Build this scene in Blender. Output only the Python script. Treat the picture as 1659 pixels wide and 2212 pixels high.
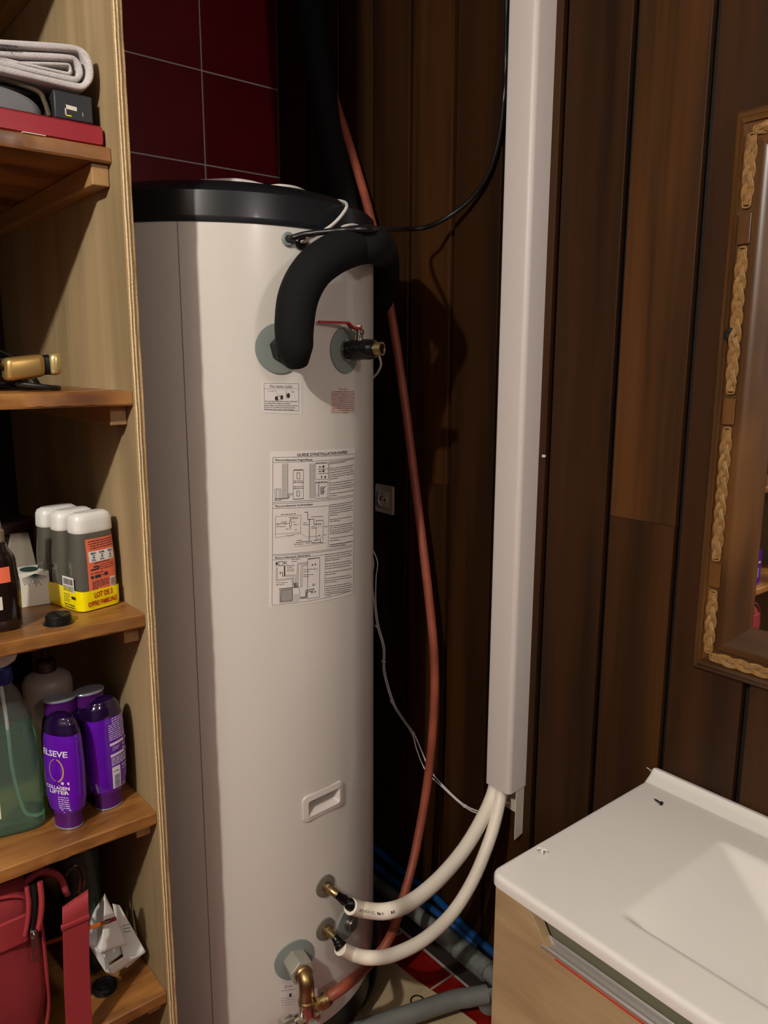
import bpy, math, random
from math import sin, cos, pi, sqrt, radians, degrees, atan2
from mathutils import Vector, Matrix
random.seed(7)
for o in list(bpy.data.objects): bpy.data.objects.remove(o)
COL = bpy.context.scene.collection
SC = bpy.context.scene

# ------------------------------------------------------------------ camera
CAM_POS = Vector((2.1511, -1.34, 1.55)); FPX = 1684.616
YAW, PITCH, ROLL = radians(50.8599), radians(10.8334), radians(0.1627)
fwd = Vector((-sin(YAW)*cos(PITCH), cos(YAW)*cos(PITCH), -sin(PITCH)))
r0 = Vector((cos(YAW), sin(YAW), 0)); u0 = r0.cross(fwd)
rt = r0*cos(ROLL)+u0*sin(ROLL); up = u0*cos(ROLL)-r0*sin(ROLL)
cd = bpy.data.cameras.new('camera'); cam = bpy.data.objects.new('camera', cd); COL.objects.link(cam)
cd.sensor_fit = 'VERTICAL'; cd.sensor_height = 36; cd.lens = FPX/2212*36; cd.clip_start = 0.02
m3 = Matrix((rt, up, -fwd)).transposed(); cam.matrix_world = Matrix.Translation(CAM_POS) @ m3.to_4x4()
SC.camera = cam
# ------------------------------------------------------------------ world, light levels, exposure
W = bpy.data.worlds.new('world'); SC.world = W; W.use_nodes = True
W.node_tree.nodes['Background'].inputs[0].default_value = (0.02, 0.018, 0.016, 1)
W.node_tree.nodes['Background'].inputs[1].default_value = 0.3
LAMP_POS = (2.15, -2.55, 2.60); LAMP_WATT = 172.0; LAMP_COL = (1.0, 0.955, 0.885); LAMP_RADIUS = 0.035
LAMP2_POS = (3.12, -.78, 2.25); LAMP2_WATT = 26.0; LAMP2_COL = (1.0, .92, .91)
SC.view_settings.view_transform = 'Standard'; SC.view_settings.look = 'None'
SC.view_settings.exposure = 0.0; SC.view_settings.gamma = 1.0; SC.view_settings.use_curve_mapping = False
ROOM_X, ROOM_Y, ROOM_Z = 3.3, -3.4, 2.78

# ------------------------------------------------------------------ measuring helpers (photo pixel -> point on a real plane or cylinder)
def ray(px, py): return (fwd*FPX + rt*(px-829.5) - up*(py-1106)).normalized()
def at(px, py, ax, v):
    i = 'xyz'.index(ax); d = ray(px, py); return CAM_POS + d*((v-CAM_POS[i])/d[i])
TX, TY, TR = 0.637, -0.54, 0.312
def cyl(px, py, r=TR):
    d = ray(px, py); vx, vy = CAM_POS.x-TX, CAM_POS.y-TY
    a = d.x*d.x+d.y*d.y; b = vx*d.x+vy*d.y; c = vx*vx+vy*vy-r*r
    return CAM_POS + d*((-b-sqrt(max(b*b-a*c, 0)))/a)
def cs(px, py):      # photo pixel -> (arc length, z) on the tank skin
    p = cyl(px, py); return (atan2(p.y-TY, p.x-TX)*TR, p.z)
def on_tank(s, z, h=0.0):
    a = s/TR; return Vector((TX+(TR+h)*cos(a), TY+(TR+h)*sin(a), z))

# ------------------------------------------------------------------ materials
def lin(c):
    if isinstance(c, str):
        c = c.lstrip('#'); c = [int(c[i:i+2], 16)/255 for i in (0, 2, 4)]
    return [x/12.92 if x <= .04045 else ((x+.055)/1.055)**2.4 for x in c]
def new_mat(name):
    m = bpy.data.materials.new(name); m.use_nodes = True; return m, m.node_tree.nodes, m.node_tree.links, m.node_tree.nodes['Principled BSDF']
def mat(name, col, rough=.5, metal=0, coat=0, trans=0, spec=.5, var=0, vs=20, bump=0, bs=200, ior=1.45, alpha=1, sheen=0, tint=False, vstretch=(1,1,1)):
    m, N, L, b = new_mat(name); c = lin(col)
    b.inputs['Base Color'].default_value = (*c, 1); b.inputs['Roughness'].default_value = rough; b.inputs['Metallic'].default_value = metal
    b.inputs['Coat Weight'].default_value = coat; b.inputs['Coat Roughness'].default_value = .08
    b.inputs['Transmission Weight'].default_value = trans; b.inputs['IOR'].default_value = ior; b.inputs['Alpha'].default_value = alpha
    b.inputs['Specular IOR Level'].default_value = spec; b.inputs['Sheen Weight'].default_value = sheen
    tc = N.new('ShaderNodeTexCoord')
    if var:
        mp = N.new('ShaderNodeMapping'); mp.inputs['Scale'].default_value = vstretch; L.new(tc.outputs['Object'], mp.inputs[0])
        n = N.new('ShaderNodeTexNoise'); n.inputs['Scale'].default_value = vs; n.inputs['Detail'].default_value = 5; L.new(mp.outputs[0], n.inputs[0])
        r = N.new('ShaderNodeValToRGB'); r.color_ramp.elements[0].position = .3; r.color_ramp.elements[1].position = .7
        r.color_ramp.elements[0].color = (*[x*(1-var) for x in c], 1); r.color_ramp.elements[1].color = (*[min(1, x*(1+var)) for x in c], 1)
        L.new(n.outputs[0], r.inputs[0]); L.new(r.outputs[0], b.inputs['Base Color'])
    if bump:
        n = N.new('ShaderNodeTexNoise'); n.inputs['Scale'].default_value = bs; n.inputs['Detail'].default_value = 4; L.new(tc.outputs['Object'], n.inputs[0])
        bp = N.new('ShaderNodeBump'); bp.inputs['Strength'].default_value = bump; bp.inputs['Distance'].default_value = .002
        L.new(n.outputs[0], bp.inputs['Height']); L.new(bp.outputs[0], b.inputs['Normal'])
    return m
def wood(name, dark, light, scale, rough=.4, fine=.25, bump=.12, coat=0, knots=0, spots=0, spec=.5):
    """grain noise stretched by 'scale', times the object's own colour (boards differ in tone; wall planks also carry painted shade)"""
    m, N, L, b = new_mat(name); d, l = lin(dark), lin(light)
    tc = N.new('ShaderNodeTexCoord'); oi = N.new('ShaderNodeObjectInfo')
    add = N.new('ShaderNodeVectorMath'); add.operation = 'MULTIPLY_ADD'
    comb = N.new('ShaderNodeCombineXYZ')
    for i in range(3): L.new(oi.outputs['Random'], comb.inputs[i])
    L.new(comb.outputs[0], add.inputs[0]); add.inputs[1].default_value = (7, 5, 9); L.new(tc.outputs['Object'], add.inputs[2])
    mp = N.new('ShaderNodeMapping'); mp.inputs['Scale'].default_value = scale; L.new(add.outputs[0], mp.inputs[0])
    n = N.new('ShaderNodeTexNoise'); n.inputs['Scale'].default_value = 1; n.inputs['Detail'].default_value = 3; n.inputs['Distortion'].default_value = .6; L.new(mp.outputs[0], n.inputs[0])
    mp2 = N.new('ShaderNodeMapping'); mp2.inputs['Scale'].default_value = [s*7 if s > 5 else s*2 for s in scale]; L.new(add.outputs[0], mp2.inputs[0])
    n2 = N.new('ShaderNodeTexNoise'); n2.inputs['Scale'].default_value = 1; n2.inputs['Detail'].default_value = 4; L.new(mp2.outputs[0], n2.inputs[0])
    ad = N.new('ShaderNodeMath'); ad.operation = 'MULTIPLY_ADD'; L.new(n2.outputs[0], ad.inputs[0]); ad.inputs[1].default_value = fine; L.new(n.outputs[0], ad.inputs[2])
    r = N.new('ShaderNodeValToRGB'); r.color_ramp.elements[0].position = .35+fine*.4; r.color_ramp.elements[1].position = .68+fine*.5
    r.color_ramp.elements[0].color = (*d, 1); r.color_ramp.elements[1].color = (*l, 1); L.new(ad.outputs[0], r.inputs[0])
    mx = N.new('ShaderNodeMix'); mx.data_type = 'RGBA'; mx.blend_type = 'MULTIPLY'; mx.inputs[0].default_value = 1
    L.new(r.outputs[0], mx.inputs[6]); L.new(oi.outputs['Color'], mx.inputs[7]); out = mx.outputs[2]
    if spots:
        v = N.new('ShaderNodeTexVoronoi'); v.inputs['Scale'].default_value = 9; L.new(tc.outputs['Object'], v.inputs[0])
        lt = N.new('ShaderNodeMath'); lt.operation = 'LESS_THAN'; lt.inputs[1].default_value = spots; L.new(v.outputs['Distance'], lt.inputs[0])
        m2 = N.new('ShaderNodeMix'); m2.data_type = 'RGBA'; L.new(lt.outputs[0], m2.inputs[0]); L.new(out, m2.inputs[6]); m2.inputs[7].default_value = (.55, .45, .33, 1); out = m2.outputs[2]
    L.new(out, b.inputs['Base Color'])
    b.inputs['Roughness'].default_value = rough; b.inputs['Specular IOR Level'].default_value = spec; b.inputs['Coat Weight'].default_value = coat; b.inputs['Coat Roughness'].default_value = .25
    bp = N.new('ShaderNodeBump'); bp.inputs['Strength'].default_value = bump; bp.inputs['Distance'].default_value = .001
    L.new(ad.outputs[0], bp.inputs['Height']); L.new(bp.outputs[0], b.inputs['Normal'])
    return m
M = {}
M['enamel'] = mat('cream enamel steel', '#cfc9bf', .28, coat=.3)
M['seam'] = mat('seam shadow line', '#6e6663', .5)
M['lid'] = mat('black lid plastic', '#15171a', .33, coat=.1)
M['blackp'] = mat('black plastic', '#0c0c0d', .4)
M['foam'] = mat('black foam rubber', '#131313', .85, bump=.15, bs=400, spec=.2)
M['tape'] = mat('black tape', '#0a0a0b', .22, bump=.5, bs=90)
M['greyrub'] = mat('grey green rubber flange', '#7d8580', .55)
M['olive'] = mat('grey olive flange', '#6b6558', .5)
M['brass'] = mat('brass', '#ab9468', .36, metal=1, var=.15, vs=60)
M['brassdull'] = mat('dull brass', '#9a8058', .42, metal=1, var=.25, vs=40)
M['chrome'] = mat('chrome', '#dcd8d2', .2, metal=1)
M['steel'] = mat('steel', '#a09c96', .3, metal=1)
M['zinc'] = mat('galvanised nut', '#a8a598', .5, metal=.4)
M['redpl'] = mat('red lever coating', '#b01a18', .35)
M['paper'] = mat('white sticker', '#dcd5ce', .38)
M['paperhot'] = mat('clear edged sticker', '#d3ccc6', .35)
M['ink'] = mat('black ink', '#2e2b2b', .5)
M['inkred'] = mat('red ink', '#b44a40', .5)
M['grille'] = mat('grey print tone', '#9a9690', .5)
M['plank'] = wood('varnished brown panelling', '#281606', '#43270e', (14, 14, .8), rough=.5, coat=0, spec=.22)
M['groove'] = mat('dark groove board', '#120906', .6)
M['frame'] = wood('varnished frame wood', '#3a2209', '#6b441c', (14, 14, 2.0), rough=.38, coat=.15)
M['framex'] = wood('varnished frame wood lying', '#3a2209', '#6b441c', (2, 14, 14), rough=.38, coat=.15)
M['straw'] = mat('plaited straw', '#8a6638', .55, var=.3, vs=120, bump=.3, bs=500)
M['ply'] = wood('plywood face', '#83704f', '#a58e69', (9, 9, 1.2), rough=.6, bump=.08, coat=0, spots=.012)
M['shelf'] = wood('varnished pine shelf', '#62391a', '#a8743a', (12, 5, 12), rough=.4, coat=.15, fine=.4, spots=.012)
M['batten'] = wood('pine batten', '#8b6a40', '#a98350', (2, 20, 20), rough=.55)
M['tile'] = mat('dark red glazed tile', '#6f0d1b', .3, var=.12, vs=6)
M['ftile'] = mat('red floor tile', '#7d1510', .25, var=.35, vs=30)
M['grout'] = mat('grey grout', '#c9bdb4', .8)
M['fgrout'] = mat('pale floor grout', '#a39a90', .85, var=.2)
M['conc'] = mat('dark rough floor edge', '#2b211c', .9, var=.3)
M['plaster'] = mat('plaster', '#5d544c', .85)
M['ceil'] = mat('ceiling paint', '#b0a79e', .9)
M['pvc'] = mat('white trunking pvc', '#cdc4bd', .45)
M['pvc2'] = mat('cream channel pvc', '#c9c0ae', .5)
M['whitefoam'] = mat('white insulation tube', '#e6dccb', .45, bump=.05, bs=200)
M['whitewire'] = mat('white cable', '#cfc9c4', .45)
M['redpipe'] = mat('terracotta red pipe', '#8c4632', .5, var=.25, vs=14, vstretch=(1, 1, 1))
M['greypipe'] = mat('grey drain pipe', '#6f716c', .4, var=.15, vs=12)
M['dust'] = mat('dusty grey coupler', '#6b6e69', .6, var=.5, vs=35)
M['blue'] = mat('blue water pipe', '#0c3e72', .4)
M['beige'] = mat('beige floor board', '#b7a37e', .5, var=.12, vs=8, vstretch=(6, 1, 1))
M['socket'] = mat('white socket plastic', '#c9c1b8', .35)
M['ceramic'] = mat('white ceramic', '#dfdad2', .12, coat=.6)
M['van'] = wood('pale wood laminate', '#9a805d', '#b39972', (4, 14, 16), rough=.5, bump=.04)
M['recess'] = mat('grey green recess', '#6f6d58', .5)
M['railmetal'] = mat('polished aluminium rail', '#c9c5bf', .33, metal=.75)
M['film'] = mat('red protective film', '#c2331f', .3)
m, N, L, b = new_mat('mirror glass'); b.inputs['Metallic'].default_value = 1; b.inputs['Roughness'].default_value = .02; b.inputs['Base Color'].default_value = (.82, .84, .83, 1); M['mirror'] = m
# plywood edge: plies seen end on as stripes across the thickness (object y)
m, N, L, b = new_mat('plywood edge plies'); tc = N.new('ShaderNodeTexCoord'); sx = N.new('ShaderNodeSeparateXYZ'); L.new(tc.outputs['Object'], sx.inputs[0])
nz = N.new('ShaderNodeTexNoise'); nz.inputs['Scale'].default_value = 14; nz.inputs['Detail'].default_value = 6; L.new(tc.outputs['Object'], nz.inputs[0])
ma = N.new('ShaderNodeMath'); ma.operation = 'MULTIPLY_ADD'; ma.inputs[1].default_value = .0016; L.new(nz.outputs[0], ma.inputs[0]); L.new(sx.outputs[1], ma.inputs[2])
mr = N.new('ShaderNodeMapRange'); mr.inputs[1].default_value = 1.25-.886+.0008; mr.inputs[2].default_value = 1.25-.870+.0008; L.new(ma.outputs[0], mr.inputs[0])
rp = N.new('ShaderNodeValToRGB'); L.new(mr.outputs[0], rp.inputs[0]); cr = rp.color_ramp; cr.interpolation = 'LINEAR'
stops = [(0, '#b89b6c'), (.16, '#8a6c44'), (.2, '#dcc79a'), (.28, '#d8c090'), (.32, '#6d5133'), (.42, '#8b6c45'), (.48, '#d9c394'), (.56, '#e0cda2'), (.6, '#735636'), (.78, '#8a6a42'), (.83, '#c9ad7a'), (1, '#a5855a')]
cr.elements[0].position = 0; cr.elements[0].color = (*lin(stops[0][1]), 1); cr.elements[1].position = 1; cr.elements[1].color = (*lin(stops[-1][1]), 1)
for p_, c_ in stops[1:-1]:
    e = cr.elements.new(p_); e.color = (*lin(c_), 1)
n3 = N.new('ShaderNodeTexNoise'); n3.inputs['Scale'].default_value = 350; L.new(tc.outputs['Object'], n3.inputs[0])
mx = N.new('ShaderNodeMix'); mx.data_type = 'RGBA'; mx.blend_type = 'OVERLAY'; mx.inputs[0].default_value = .45; L.new(rp.outputs[0], mx.inputs[6]); L.new(n3.outputs[0], mx.inputs[7])
L.new(mx.outputs[2], b.inputs['Base Color']); b.inputs['Roughness'].default_value = .75
bp = N.new('ShaderNodeBump'); bp.inputs['Strength'].default_value = .35; bp.inputs['Distance'].default_value = .001; L.new(n3.outputs[0], bp.inputs['Height']); L.new(bp.outputs[0], b.inputs['Normal'])
M['plyedge'] = m

# ------------------------------------------------------------------ object helpers
def wloc(o):
    v = Vector((0, 0, 0))
    while o: v += o.location; o = o.parent
    return v
def props(o, label=None, cat=None, group=None, kind=None):
    if label: o['label'] = label
    if cat: o['category'] = cat
    if group: o['group'] = group
    if kind: o['kind'] = kind
    return o
def thing(name, label, cat, loc=(0, 0, 0), rz=0, group=None):
    o = bpy.data.objects.new(name, None); COL.objects.link(o); o.location = loc; o.rotation_euler = (0, 0, rz); o.empty_display_size = .02
    return props(o, label, cat, group)
def mkobj(name, v, f, material, parent=None, smooth=30, local=False, loc=None, bevel=0, label=None, subsurf=0, solid=0, mats=None, fm=None):
    base = wloc(parent) if parent else Vector(loc or (0, 0, 0))
    if local: base = Vector((0, 0, 0))
    me = bpy.data.meshes.new(name); me.from_pydata([tuple(Vector(p)-base) for p in v], [], f); me.update()
    o = bpy.data.objects.new(name, me); COL.objects.link(o); me.materials.append(material)
    if mats:
        for x in mats: me.materials.append(x)
        for i, k in enumerate(fm): me.polygons[i].material_index = k
    if smooth:
        me.polygons.foreach_set('use_smooth', [True]*len(me.polygons)); me.set_sharp_from_angle(angle=radians(smooth))
    if parent: o.parent = parent
    elif loc: o.location = loc
    if solid: s = o.modifiers.new('thickness', 'SOLIDIFY'); s.thickness = solid; s.offset = 0
    if bevel: bv = o.modifiers.new('bevel', 'BEVEL'); bv.width = bevel; bv.segments = 2; bv.limit_method = 'ANGLE'
    if subsurf: sb = o.modifiers.new('subdivision', 'SUBSURF'); sb.levels = subsurf; sb.render_levels = subsurf
    if label: o['label'] = label
    return o
class G:
    def __init__(s): s.v = []; s.f = []
    def box(s, x0, x1, y0, y1, z0, z1):
        n = len(s.v); s.v += [(x, y, z) for z in (z0, z1) for y in (y0, y1) for x in (x0, x1)]
        s.f += [[n+i for i in q] for q in ((0, 2, 3, 1), (4, 5, 7, 6), (0, 1, 5, 4), (2, 6, 7, 3), (0, 4, 6, 2), (1, 3, 7, 5))]; return s
    def rings(s, R, closed=True, caps=True):
        n = len(s.v); k = len(R[0])
        for r in R: s.v += [tuple(p) for p in r]
        for i in range(len(R)-1):
            for j in range(k if closed else k-1):
                a = n+i*k+j; b_ = n+i*k+(j+1) % k; s.f.append([a, b_, b_+k, a+k])
        if caps: s.f.append([n+j for j in range(k)][::-1]); s.f.append([n+(len(R)-1)*k+j for j in range(k)])
        return s
    def tube(s, pts, r, k=14, caps=True, sub=6, fl=1.0):
        P = spline(pts, sub) if sub else [Vector(p) for p in pts]; m_ = len(P)
        rr = [r]*m_ if not isinstance(r, (list, tuple)) else [r[min(int(i*(len(r)-1)/(m_-1)), len(r)-2)]*(1-(t_ := i*(len(r)-1)/(m_-1)-min(int(i*(len(r)-1)/(m_-1)), len(r)-2)))+r[min(int(i*(len(r)-1)/(m_-1)), len(r)-2)+1]*t_ for i in range(m_)]
        T = [(P[min(i+1, m_-1)]-P[max(i-1, 0)]).normalized() for i in range(m_)]
        nrm = T[0].orthogonal().normalized(); R = []
        for i in range(m_):
            nrm = (nrm - T[i]*nrm.dot(T[i])).normalized(); bn = T[i].cross(nrm)
            R.append([P[i]+(nrm*cos(2*pi*j/k)+bn*sin(2*pi*j/k)*fl)*rr[i] for j in range(k)])
        return s.rings(R, True, caps)
    def lathe(s, prof, o=(0, 0, 0), axis=(0, 0, 1), k=32, sx=1, sy=1):
        a = Vector(axis).normalized(); x = a.orthogonal().normalized() if abs(a.z) < .99 else Vector((1, 0, 0)); y = a.cross(x); o = Vector(o)
        return s.rings([[o+a*h+x*(r*cos(2*pi*j/k)*sx)+y*(r*sin(2*pi*j/k)*sy) for j in range(k)] for r, h in prof])
    def hexn(s, o, axis, r, h0, h1): return s.lathe([(r*.93, h0), (r, h0+.001), (r, h1-.001), (r*.93, h1)], o, axis, 6)
    def poly(s, P): n = len(s.v); s.v += [tuple(p) for p in P]; s.f.append(list(range(n, n+len(P)))); return s
    def prism(s, P, d):   # polygon P extruded by vector d
        d = Vector(d); return s.rings([[Vector(p) for p in P], [Vector(p)+d for p in P]])
    def obj(s, name, material, parent=None, **k): return mkobj(name, s.v, s.f, material, parent, **k)
def spline(pts, sub=6):
    P = [Vector(p) for p in pts]
    if len(P) < 3: return P
    Q = [P[0]*2-P[1]]+P+[P[-1]*2-P[-2]]; out = []
    for i in range(1, len(Q)-2):
        for j in range(sub):
            t = j/sub; a, b_, c, d = Q[i-1:i+3]
            out.append(.5*((2*b_)+(c-a)*t+(2*a-5*b_+4*c-d)*t*t+(3*b_-a-3*c+d)*t**3))
    return out+[P[-1]]
def struct(o): o['kind'] = 'structure'; return o

# flat print: collected in paper coordinates, then laid on any surface through a mapping function
_txt = {}
def glyphs(s, bold=0, ital=0):
    key = (s, bold, ital)
    if key not in _txt:
        c = bpy.data.curves.new('t', 'FONT'); c.body = s; c.size = 1; c.offset = bold; c.shear = ital; c.resolution_u = 2; c.align_x = 'LEFT'
        o = bpy.data.objects.new('t', c); COL.objects.link(o); bpy.context.view_layer.update()
        me = bpy.data.meshes.new_from_object(o.evaluated_get(bpy.context.evaluated_depsgraph_get()))
        V = [(v.co.x, v.co.y) for v in me.vertices]; F = [list(p.vertices) for p in me.polygons]
        bpy.data.objects.remove(o); bpy.data.curves.remove(c); bpy.data.meshes.remove(me)
        _txt[key] = (V, F)
    return _txt[key]
class Ink:
    def __init__(s): s.v = []; s.f = []
    def line(s, a, b_, w, n=0):
        a = Vector(a); b_ = Vector(b_); d = b_-a; l = d.length
        if l < 1e-7: return s
        nn = Vector((-d.y, d.x))/l*w/2; n = n or max(1, int(l/.008)); k = len(s.v)
        for i in range(n+1): p = a+d*i/n; s.v += [tuple(p-nn), tuple(p+nn)]
        s.f += [[k+2*i, k+2*i+2, k+2*i+3, k+2*i+1] for i in range(n)]; return s
    def pl(s, P, w, close=False):
        P = list(P)+([P[0]] if close else [])
        for a, b_ in zip(P, P[1:]): s.line(a, b_, w)
        return s
    def text(s, t, a, b_=None, h=None, bold=0, ital=0, width=None):
        """text with its baseline from a towards b_; cap height h; stretched to reach b_"""
        V, F = glyphs(t, bold, ital)
        if not V: return s
        x0 = min(v[0] for v in V); x1 = max(v[0] for v in V); a = Vector(a); b_ = Vector(b_); d = b_-a; l = d.length; ux = d/l; uy = Vector((-ux.y, ux.x)); k = len(s.v)
        sx = l/(x1-x0); sy = (h/.70) if h else sx
        s.v += [tuple(a+ux*((v[0]-x0)*sx)+uy*(v[1]*sy)) for v in V]; s.f += [[k+i for i in f] for f in F]; return s
    def disc(s, c, rx, ry=None, k=14):
        n = len(s.v); ry = ry or rx; s.v += [(c[0]+rx*cos(2*pi*j/k), c[1]+ry*sin(2*pi*j/k)) for j in range(k)]; s.f.append(list(range(n, n+k))); return s
    def words(s, a, b_, w, fill=1.0, gap=.0012, wl=(.002, .0075)):
        a = Vector(a); b_ = Vector(b_); d = (b_-a); l = d.length*fill; d.normalize(); x = 0
        while x < l:
            e = min(x+random.uniform(*wl), l); s.line(a+d*x, a+d*e, w, 1); x = e+gap
        return s
    def obj(s, name, material, parent, fn, **k):
        return mkobj(name, [fn(*p) for p in s.v], s.f, material, parent, smooth=0, **k)
def patch(P, nu=14, nv=8):     # bilinear patch in paper coordinates, corners tl,tr,br,bl
    tl, tr, br, bl = [Vector(p) for p in P]; V = []; F = []
    for j in range(nv+1):
        for i in range(nu+1):
            u, v = i/nu, j/nv; V.append(tuple((tl*(1-u)+tr*u)*(1-v)+(bl*(1-u)+br*u)*v))
    for j in range(nv):
        for i in range(nu): a = j*(nu+1)+i; F.append([a, a+nu+1, a+nu+2, a+1])
    return V, F

# =================================================================== STRUCTURE
def build_room():
    g = G(); g.box(-.12, ROOM_X+.1, ROOM_Y-.1, .12, -.12, -.012); fl = struct(g.obj('floor', M['conc'], smooth=0))
    # red floor tiles: pieces near what the camera sees
    S = .20; X0, Y0 = .905, -.092; t0 = None; tb = G()
    for i in range(-5, 5):
        for j in range(5):
            x = X0+i*S; y = Y0-j*S
            if x < .02: continue
            t = G().box(x+.004, x+S-.004, y-S+.004, y-.004, -.012, 0.0+random.uniform(-.0007, .0007)).obj('tile', M['ftile'], fl, smooth=0, bevel=.001)
    G().box(.02, X0+5*S, Y0-5*S, Y0+.006, -.012, -.003).obj('grout', M['fgrout'], fl, smooth=0)
    G().box(.0, ROOM_X, ROOM_Y, Y0-5*S, -.012, -.001).obj('floor_covering', M['ftile'], fl, smooth=0)
    struct(G().box(-.12, ROOM_X+.1, ROOM_Y-.1, .12, ROOM_Z, ROOM_Z+.1).obj('ceiling', M['ceil'], smooth=0))
    # tiled wall x = 0
    wb = struct(G().box(-.12, -.010, ROOM_Y, .12, -.012, ROOM_Z).obj('wall_back', M['plaster'], smooth=0))
    P = .2462; gz = 2.3467
    me = G().box(-.010, 0, .002, P-.002, .002, P-.002)
    proto = None
    for j in range(4):
        for k in range(-10, 2):
            z0 = gz+k*P; y0 = -P*(j+1)
            if z0 < -.2: continue
            zt = min(z0+P, ROOM_Z-.002)
            if proto is None or zt < z0+P:
                g = G().box(-.010, 0, .0022, P-.0022, .0022, (zt-z0)-.0022)
                o = g.obj('tile', M['tile'], wb, smooth=0, bevel=.0012, local=True); proto = proto or o
            else:
                o = proto.copy(); COL.objects.link(o); o.parent = wb
            o.location = (random.uniform(-.0005, .0005), y0, z0)
    G().box(-.010, -.0025, -P*4, 0, 0, ROOM_Z).obj('grout', M['grout'], wb, smooth=0)
    # panelled wall y = 0
    wr = struct(G().box(-.01, ROOM_X+.1, .022, .12, -.012, ROOM_Z).obj('wall_right', M['groove'], smooth=0))
    gx = [.0, .155, .3105, .457, .604, .757, .914, 1.067, 1.227, 1.384]; x = 1.384
    while x < ROOM_X: x += .155; gx.append(x)
    shade_tones = [.62, .68, .64, .62, .84, .72, .74, .70, 1.05, .82, .95, 1.05]  # board tones, with the lamp's falloff painted in as darker left planks
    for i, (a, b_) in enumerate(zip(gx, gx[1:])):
        t = shade_tones[i % len(shade_tones)]; b_ = min(b_, ROOM_X)
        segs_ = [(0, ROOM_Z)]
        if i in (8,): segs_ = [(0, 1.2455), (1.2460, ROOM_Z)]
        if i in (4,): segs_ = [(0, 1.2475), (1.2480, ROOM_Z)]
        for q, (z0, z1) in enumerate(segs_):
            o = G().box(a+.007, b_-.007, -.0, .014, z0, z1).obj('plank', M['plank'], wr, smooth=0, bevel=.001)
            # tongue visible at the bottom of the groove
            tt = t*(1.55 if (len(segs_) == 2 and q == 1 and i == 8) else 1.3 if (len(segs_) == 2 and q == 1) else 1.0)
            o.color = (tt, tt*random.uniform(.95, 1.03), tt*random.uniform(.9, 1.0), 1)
    struct(G().box(ROOM_X, ROOM_X+.1, ROOM_Y, .02, -.012, ROOM_Z).obj('wall_side', M['plaster'], smooth=0))
    struct(G().box(-.1, ROOM_X+.1, ROOM_Y-.1, ROOM_Y, -.012, ROOM_Z).obj('wall_front', M['plaster'], smooth=0))
build_room()

def build_lamp():
    x, y, z = LAMP_POS
    t = thing('ceiling_lamp', 'bare round bulb lamp on the ceiling behind the viewer', 'lamp', (x, y, ROOM_Z))
    G().lathe([(.05, 0), (.055, -.01), (.05, -.028), (.03, -.03)], (x, y, ROOM_Z), k=32).obj('ceiling_rose', M['socket'], t)
    G().lathe([(.024, -.03), (.024, -.10), (.018, -.105)], (x, y, ROOM_Z), k=24).obj('bulb_holder', M['socket'], t)
    l = bpy.data.lights.new('bulb', 'POINT'); l.energy = LAMP_WATT; l.color = LAMP_COL; l.shadow_soft_size = LAMP_RADIUS
    o = bpy.data.objects.new('bulb', l); COL.objects.link(o); o.parent = t; o.location = (0, 0, z-ROOM_Z)
build_lamp()
def build_wall_lamp():
    x, y, z = LAMP2_POS
    t = thing('wall_lamp', 'round globe wall lamp beyond the right edge of the view', 'lamp', (ROOM_X, y, z))
    G().lathe([(.05, 0), (.055, .01), (.05, .025), (.02, .028)], (ROOM_X-.0005, y, z), (-1, 0, 0), 32).tube([(ROOM_X-.02, y, z), (ROOM_X-.06, y, z), (ROOM_X-.07, y, z)], .01, 12).obj('wall_plate', M['socket'], t)
    l = bpy.data.lights.new('globe_bulb', 'POINT'); l.energy = LAMP2_WATT; l.color = LAMP2_COL; l.shadow_soft_size = .09
    o = bpy.data.objects.new('globe_bulb', l); COL.objects.link(o); o.parent = t; o.location = (x-ROOM_X, 0, 0)
build_wall_lamp()

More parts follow.
